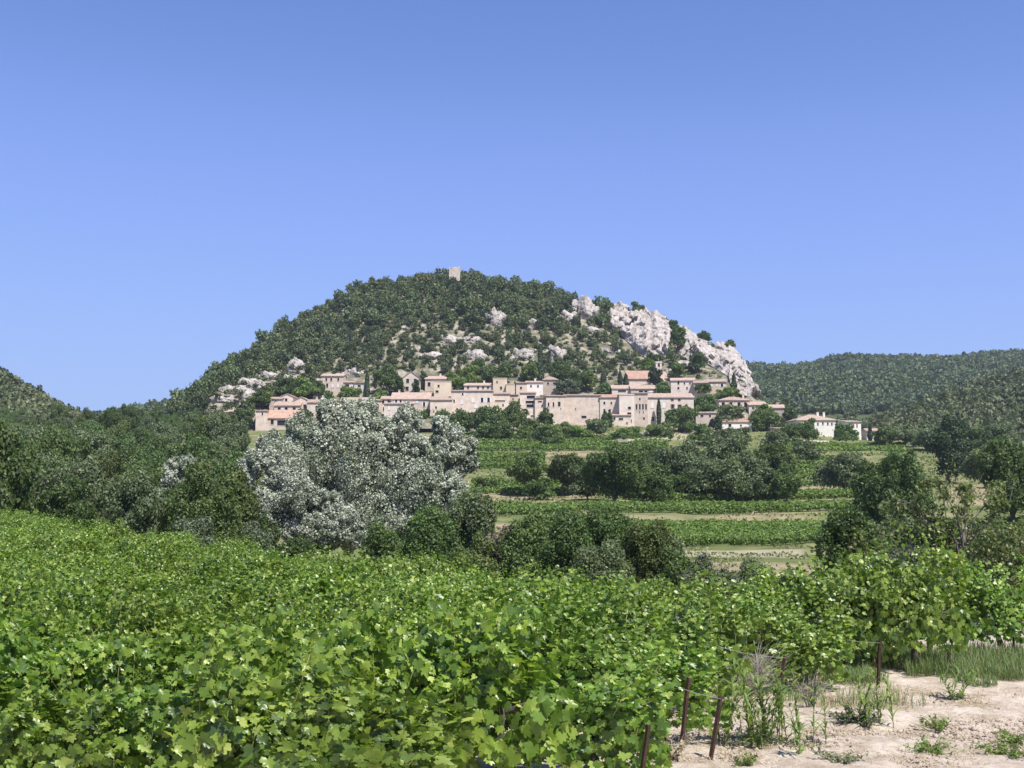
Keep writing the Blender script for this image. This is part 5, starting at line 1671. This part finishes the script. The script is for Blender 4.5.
for i, (P, s, pxx, pyy, h, tt) in enumerate(HT):
    k = r.randint(10); a = r.uniform(0, 6.28); zs = s * r.uniform(.9, 1.3)
    if i in single:
        sky = tt > 4.6
        if pxx < 330: z = 'along the left skyline slope of the rocky hill' if sky else 'low on the left flank of the rocky hill'
        elif pxx < 600: z = 'on the hilltop skyline around the ruined keep' if sky else ('in the dense upper wood under the hilltop' if h < .55 else 'in the scrub between hilltop wood and village')
        else: z = 'along the skyline above the white cliff' if sky else 'among the pale crags right of the wood'
        o = link('pine_tree', PINE[k][0], loc=P)
        o.rotation_euler = (0, 0, a); o.scale = (s, s, zs)
        tag(o, 'dark green pine ' + z, 'pine', 'pines of the village hill')
    else:
        rest.append((P, s, zs, a, k))


def join_trees(name, label, rest, mat=None, lib=PINE, keep_trunk=True):
    Vs, Fs, Ms, n = [], [], [], 0
    for P, s, zs, a, k in rest:
        me, V, F, nF = lib[k]
        ca, sa = math.cos(a), math.sin(a)
        W = np.stack([(V[:, 0] * ca - V[:, 1] * sa) * s, (V[:, 0] * sa + V[:, 1] * ca) * s, V[:, 2] * zs], 1) + np.asarray(P)
        Vs.append(W); Fs.append(F + n); n += len(V)
        mi = np.full(len(F), 2 if (k * 7 + int(abs(P[0]) * 3)) % 5 == 0 else 0); mi[nF:] = 1; Ms.append(mi)
    me = mesh_np(name, np.concatenate(Vs), np.concatenate(Fs), [mat or M['wood_mass'], M['bark'], M['light_wood']], mat_idx=np.concatenate(Ms))
    tag(link(name, me), label, kind='stuff')


def wood_mat():
    m = leaf_mat('wood_mass_leaf', [(0, (.05, .075, .031)), (.5, (.088, .12, .05)), (1, (.145, .175, .075))], trans=.22, objvar=0, tcol=(1.2, 1.3, .7, 1), clump=.6, cscale=.11)
    return m


M['wood_mass'] = wood_mat()
M['light_wood'] = leaf_mat('light_wood_leaf', [(0, (.075, .10, .035)), (.5, (.115, .145, .055)), (1, (.17, .19, .08))], trans=.22, objvar=0, tcol=(1.2, 1.3, .7, 1), clump=.4, cscale=.11)
join_trees('hill_wood', 'smaller pines and scrub filling the slopes of the village hill', rest)
join_trees('hill_scrub', 'low evergreen scrub between the pines and crags of the village hill', scrub, None, LOW)

def cover(hill, name, label, px0, px1, t0, t1, spacing, size, seed, lib=LOW, mat='far_wood'):
    r = np.random.RandomState(seed)
    out = []
    A = hill.pos(np.array([px0, px1]), np.array([t0, t0])); B_ = hill.pos(np.array([(px0 + px1) / 2] * 2), np.array([t0, t1]))
    w = abs(A[1, 0] - A[0, 0]) * 1.25; L_ = np.linalg.norm(B_[1] - B_[0])
    n = int(w * L_ / spacing ** 2)
    px = r.uniform(px0, px1, n); t = r.uniform(t0, t1, n)
    P = hill.pos(px, t)
    g = gz(P[:, 0], P[:, 1])
    for p, gg in zip(P, g):
        if p[2] < gg - 1: continue
        s = size * r.uniform(.65, 1.35)
        out.append((p, s, s * r.uniform(.9, 1.35), r.uniform(0, 6.28), r.randint(len(lib))))
    print(name, len(out))
    join_trees(name, label, out, M[mat], lib)


M['near_wood'] = leaf_mat('near_wood_leaf', [(0, (.06, .078, .032)), (.5, (.098, .118, .048)), (1, (.15, .165, .075))], trans=.2, objvar=0, tcol=(1.2, 1.3, .7, 1), clump=.4, cscale=.06)
M['far_wood'] = leaf_mat('far_wood_leaf', [(0, (0.0483, 0.0779, 0.0349)), (0.5, (0.0783, 0.1168, 0.0523)), (1, (0.1282, 0.1677, 0.0757))], trans=0.2, objvar=0, tcol=(1.2, 1.3, .7, 1), clump=.4, cscale=.05)
cover(HFR, 'far_hill_wood', 'far wooded hillside closing the valley at right', 680, 1200, .4, 2.05, 3.4, 2.15, 1)
cover(HNR, 'right_hill_wood', 'nearer wooded slope rising at the right edge', 850, 1220, .1, 2.1, 2.9, 1.9, 2, mat='near_wood')
cover(HL, 'left_hill_wood', 'wooded slope rising at the left edge', -200, 148, .2, 2.15, 2.8, 1.8, 3, mat='near_wood')
cover(HFL, 'far_ridge_wood', 'low far wooded ridge behind the left valley', -60, 290, .3, 2.1, 3.6, 2.3, 4)

# ------------------------------------------------------------------ trees in and around the village
VT = [  # label, px, half width, top, base, material
    ('round green tree left of the tall square house', 307, 13, 377, 397, 'bright'), ('bush between the upright crag and the lower roofs', 284, 11, 378, 395, 'oak'),
    ('small dark tree against the wall of the tall square house', 319, 6, 381, 397, 'oak'), ('low shrub under the windows of the tall square house', 328, 5, 390, 399, 'oak'),
    ('rounded bright tree in front of the stepped pale house', 348, 12, 385, 401, 'bright'), ('big leafy tree right of the lone cypress', 386, 12, 364, 394, 'oak'),
    ('light green bush below the big leafy tree', 381, 8, 389, 399, 'bright'), ('yellowish tree at the left end of the village', 260, 11, 389, 406, 'bright'),
    ('dark tree left of the pale gabled wall', 244, 9, 403, 430, 'oak'), ('dark bush touching the terracotta roof and the silver tree', 303, 8, 408, 420, 'oak'),
    ('dark tree left of the small tower-like house', 396, 8, 374, 394, 'oak'), ('small conifer in front of the tower-like house', 416, 4, 380, 394, 'cypress'),
    ('dark conifer right of the tower-like house', 422.5, 4.5, 370, 388, 'cypress'), ('green tree behind the grey sagging roof', 457, 9, 375, 392, 'bright'),
    ('tree above the cream house with the rank of windows', 471, 10, 367, 385, 'bright'), ('dark tree above the flat ochre tower house', 487, 11, 365, 382, 'oak'),
    ('tree right of the flat ochre tower house', 504, 9, 364, 382, 'oak'), ('small bush at the loggia house foot', 520.5, 4.5, 397, 410, 'oak'),
    ('round bush left of the dark tree above the tower house', 478, 8, 358, 372, 'bright'), ('scrub tree in the gap over the small hip-roofed house', 530, 9, 362, 380, 'bright'),
    ('dense round tree behind the small hip-roofed house', 561, 12, 360, 386, 'oak'), ('blue-grey tree right of the small hip-roofed house', 566, 11, 378, 396, 'grey'),
    ('light tree above the middle of the long wall', 586, 10, 369, 390, 'bright'), ('tree between the round and the light one above the wall', 575, 8, 372, 391, 'oak'),
    ('dark tree hiding the right end of the church nave', 655, 7.5, 366, 389, 'cypress'), ('bush below the church tower', 662, 9, 383, 396, 'oak'),
    ('round bush in front of the ochre terrace house', 703, 8, 382, 394, 'oak'), ('spreading tree right of the manor', 706, 13, 394, 414, 'oak'),
    ('umbrella pine in front of the wide tiled house', 731, 15, 404, 424, 'pine'), ('hedge under the last upper house', 726, 13, 387, 398, 'bright'),
    ('bright green rounded hedge beside the small ochre-sided house', 761, 11, 404, 413, 'bright'), ('dark tree below the bright hedge', 762, 17, 411, 432, 'oak'),
    ('tree at the tip of the village below the wooded hill', 790, 8, 407, 421, 'oak'), ('narrow dark tree left of the low white house', 716, 7, 416, 432, 'cypress'),
    ('big dark tree covering the foot of the manor', 681, 17, 407, 441, 'oak'), ('bush on the ledge behind the long low house', 603, 8, 384, 396, 'oak'),
    ('scrub left of the big blank block windows', 450, 6, 372, 386, 'bright'), ('scrub between church and crags', 648, 10, 358, 372, 'bright'), ('bushy tree on the slope below the cliff', 698, 9, 352, 371, 'oak'),
    ('tree standing in the dark gully of the cliff', 678, 9, 327, 348, 'oak'), ('small tree on the lip of the dark gully', 673.5, 5, 318, 331, 'oak'), ('bush on the skyline at the cliff shoulder', 730, 5, 340, 348, 'oak'),
    ('dark bush row on the skyline left of the cliff shoulder', 704, 7, 331, 342, 'oak'), ('dark bush crowning the leftmost cliff pillars', 637, 8, 302, 314, 'oak'),
    ('bush in front of the middle slab foot', 656, 5, 352, 362, 'oak'), ('round bush at the church-side end of the crags', 676, 7, 364, 377, 'bright'),
]
VB = [
    ('bush under the low front house wall, left end', 408, 11, 410, 428, 'oak'), ('bush under the wide blue-shuttered house', 427, 11, 409, 427, 'oak'), ('bush under the grey sagging-roof house', 443, 10, 410, 427, 'bright'),
    ('tree below the left part of the big blank block', 460, 11, 411, 434, 'oak'), ('tree below the middle of the big blank block', 476, 12, 410, 433, 'oak'), ('taller tree below the right end of the big blank block', 490, 13, 406, 432, 'oak'),
    ('round dark tree below the blank pale set-back house', 514, 14, 404, 430, 'oak'), ('bush below the loggia house', 530, 9, 418, 434, 'oak'), ('round dark tree against the angled darker house', 546, 8.5, 409, 428, 'oak'),
    ('wide bush below the round dark tree at the angled house', 546, 16, 425, 445, 'oak'), ('small bush left of the wide one on the terrace', 526, 9, 425, 438, 'bright'), ('bush below the right end of the blank wall', 597, 11, 417, 436, 'grey2'),
    ('bush hugging the low annexe', 607, 6, 411, 430, 'oak'), ('terrace scrub right of the low annexe', 630, 12, 426, 438, 'bright'), ('terrace scrub left of the big manor tree', 655, 11, 424, 438, 'bright'),
    ('scrub hanging over the dry-stone terrace wall', 618, 9, 431, 441, 'oak'), ('yellow-green bush at the end of the terrace wall', 667, 6, 429, 440, 'bright'), ('scrub below the long blank wall, middle', 578, 12, 425, 438, 'bright'),
    ('scrub below the long blank wall, left', 563, 9, 422, 434, 'oak'), ('low trees below the low white red-roofed house', 738, 15, 427, 443, 'grey2'), ('tree beside the small grey cube house', 776, 14, 430, 446, 'grey2'),
    ('dark trees in front of the white villa', 806, 15, 419, 441, 'oak'), ('round dark tree between villa and red-shuttered house', 845, 12, 423, 443, 'oak'), ('dark bush right of the farthest small house', 884, 11, 427, 446, 'oak'),
    ('pale olive tree behind the villa', 851, 15, 409, 430, 'grey'), ('bush at the left foot of the white villa', 789, 10, 424, 442, 'oak'), ('low scrub right of the manor tree', 704, 13, 424, 444, 'oak'),
    ('tree behind the farthest right house', 905, 14, 424, 446, 'grey2'), ('scrub joining valley line and village at the low house', 720, 13, 430, 445, 'grey2'), ('dark thicket left of the terraces under the village', 500, 12, 424, 440, 'oak'),
    ('dark thicket at the village foot behind the silver poplar', 485, 11, 424, 440, 'oak'), ('bush between thicket and blank block', 450, 12, 420, 436, 'oak'), ('tree on the right-hand slope below the near hill', 925, 16, 424, 450, 'grey2'), ('tree above the terraces at the right edge', 1000, 18, 424, 452, 'grey2'), ('tree below the near right hill slope', 965, 18, 426, 450, 'oak'),
]
for k, (lab, px, hw, pt, pb, mt) in enumerate(VT):
    pix_tree('village_tree', lab, 'tree', 'trees in the village', px, hw, pt, pb + 2, mt, None, HV, 2.7, .1, nl=13, seed=k + 400, cov=1.6)
for k, (lab, px, hw, pt, pb, mt) in enumerate(VB):
    pix_tree('village_tree', lab, 'tree', 'trees below the village', px, hw, pt, pb + 1, mt, None, None, 2.7, .08, nl=13, seed=k + 460, cov=1.6)
CY = [('tall lone cypress beside the stepped pale house', 367, 2.6, 371, 399), ('thin cypress right of the flat ochre tower house', 515, 2.0, 382, 398), ('tallest cypress on the slope above the hip-roofed house', 540.5, 3.4, 345, 383),
      ('short cypress right of the tallest one', 549, 2, 356, 372), ('broad cypress above the blank wall', 603.5, 4.2, 371, 396), ('slim cypress left of the church', 620, 2.4, 371, 387), ('second slim cypress at the church nave corner', 626, 2.4, 374, 388),
      ('cypress against the manor front wall', 659, 2.3, 399, 424), ('cypress at the cliff foot beside the last upper house', 734, 2.6, 374, 391), ('dark cypress at the corner of the low annexe', 610, 2.2, 412, 430), ('small cypress beside the farthest right house', 870, 2.2, 424, 441),
      ('slender cypress on the crag slope left of the tallest one', 503, 1.8, 352, 368)]
for k, (lab, px, hw, pt, pb) in enumerate(CY):
    r = np.random.RandomState(800 + k)
    p = HV.find(px, pb, 4) if px < 860 else Vector((0, 0, 0))
    if px > 860:
        Y = ground_Y(px, pb); p = Vector(((px - 512) / FPX * Y, Y, gzs((px - 512) / FPX * Y, Y)))
    if px in (659, 610): p = Vector((float(xat(px, p.y - 3, p.z)), p.y - 3, p.z - .6))
    m = p.y / FPX; H = float(zat(pt, p.y)) - p.z; R_ = hw * m
    n = int(1100 * max(1, H / 9)); t = r.uniform(.04, 1, n)
    prof = np.interp(t, [0, .12, .35, .8, 1], [.45, .85, 1, .6, .08]) * (1 + .16 * np.sin(9 * t + 3 * k))
    a = r.uniform(0, 6.28, n); u = np.stack([np.cos(a), np.sin(a), np.full(n, .35)], 1)
    C = np.stack([np.cos(a) * prof * R_ * r.uniform(.75, 1.1, n), np.sin(a) * prof * R_ * r.uniform(.75, 1.1, n), t * H], 1)
    V, F = leaf_quads(C, unit(u + .5 * r.normal(size=(n, 3))), .62 * r.uniform(.7, 1.3, n), r, .55)
    tr = tubes_mesh('trunk', [([(0, 0, -.6), (0, 0, H * .4), (0, 0, H * .9)], [R_ * .25, R_ * .2, .03], 6)], M['bark'])
    place_tree('cypress_tree', lab, 'cypress', 'cypresses of the village', mesh_np('crown', V, F, [M['cypress']]), tr, p)

# ------------------------------------------------------------------ air, sky, sun, camera
def haze(dens):
    m, nt, N, L = new_mat('air')
    out = N.new('ShaderNodeOutputMaterial'); pv = N.new('ShaderNodeVolumePrincipled')
    pv.inputs['Color'].default_value = (.82, .9, 1, 1); pv.inputs['Density'].default_value = dens; pv.inputs['Anisotropy'].default_value = .3
    L.new(pv.outputs[0], out.inputs['Volume'])
    V, F = [], []
    box(V, F, -1760, 1760, -1050, 1780, -9, 128)
    o = link('haze', poly_mesh('haze', V, F, [m]))
    tag(o, 'thin summer haze lying over the valley', kind='stuff')


HAZE = 0.00014
if HAZE: haze(HAZE)

SUN_EL, SUN_AZ = math.radians(58), math.radians(146)     # azimuth clockwise from straight ahead (+Y)
w = bpy.data.worlds.new('World'); scene.world = w; w.use_nodes = True
nt = w.node_tree; nt.nodes.clear()
out = nt.nodes.new('ShaderNodeOutputWorld'); bg = nt.nodes.new('ShaderNodeBackground')
sky = nt.nodes.new('ShaderNodeTexSky'); sky.sky_type = 'NISHITA'; sky.sun_disc = False
sky.sun_elevation = SUN_EL; sky.sun_rotation = SUN_AZ
sky.altitude = 300; sky.air_density = 1.0; sky.dust_density = .35; sky.ozone_density = 3.0
bg.inputs['Strength'].default_value = .1
sp = nt.nodes.new('ShaderNodeSeparateColor'); cb = nt.nodes.new('ShaderNodeCombineColor')
nt.links.new(sky.outputs[0], sp.inputs[0])
for i, (a, b, pts) in enumerate(((1.62, .528, ((0, 0), (.62, .57), (1, 1), (2.2, 1.45), (4, 1.62))), (2.56, .3204, ((0, 0), (.647, .67), (1, 1), (1.84, 1.33), (4, 1.55))),
                                 (5.75, .198, ((0, 0), (.79, .80), (1, 1), (1.4, 1.09), (4, 1.2))))):     # a clean violet-blue summer sky
    m1 = nt.nodes.new('ShaderNodeMath'); m1.operation = 'MULTIPLY'; m1.inputs[1].default_value = b / 4
    fc = nt.nodes.new('ShaderNodeFloatCurve')
    cu = fc.mapping.curves[0]
    while len(cu.points) < len(pts): cu.points.new(.5, .5)
    for p, (x, y) in zip(cu.points, pts): p.location = (x / 4, y / 2)
    fc.mapping.update()
    m3 = nt.nodes.new('ShaderNodeMath'); m3.operation = 'MULTIPLY'; m3.inputs[1].default_value = 2 * a
    nt.links.new(sp.outputs[i], m1.inputs[0]); nt.links.new(m1.outputs[0], fc.inputs['Value']); nt.links.new(fc.outputs[0], m3.inputs[0]); nt.links.new(m3.outputs[0], cb.inputs[i])
nt.links.new(cb.outputs[0], bg.inputs[0]); nt.links.new(bg.outputs[0], out.inputs[0])

ld = bpy.data.lights.new('sun', 'SUN'); ld.energy = 5.0; ld.angle = math.radians(.5); ld.color = (1, .955, .89)
lo = bpy.data.objects.new('sun', ld); COL.objects.link(lo); lo.location = (0, 0, 200)
sd = Vector((math.sin(SUN_AZ) * math.cos(SUN_EL), math.cos(SUN_AZ) * math.cos(SUN_EL), math.sin(SUN_EL)))
lo.rotation_euler = sd.to_track_quat('Z', 'Y').to_euler()

cd = bpy.data.cameras.new('camera'); cam = bpy.data.objects.new('camera', cd); COL.objects.link(cam)
cd.sensor_width = 36; cd.lens = 36 * FPX / 1024; cd.clip_end = 9000; cd.clip_start = .1
cam.location = (0, 0, EYE); cam.rotation_euler = (math.radians(90) + PITCH, 0, 0)
scene.camera = cam
vs = scene.view_settings
vs.view_transform = 'Standard'; vs.look = 'None'; vs.gamma = 1; vs.exposure = .68; vs.use_curve_mapping = False
scene.cycles.use_denoising = True
scene.cycles.max_bounces = 6
scene.cycles.transparent_max_bounces = 4
scene.cycles.transmission_bounces = 4
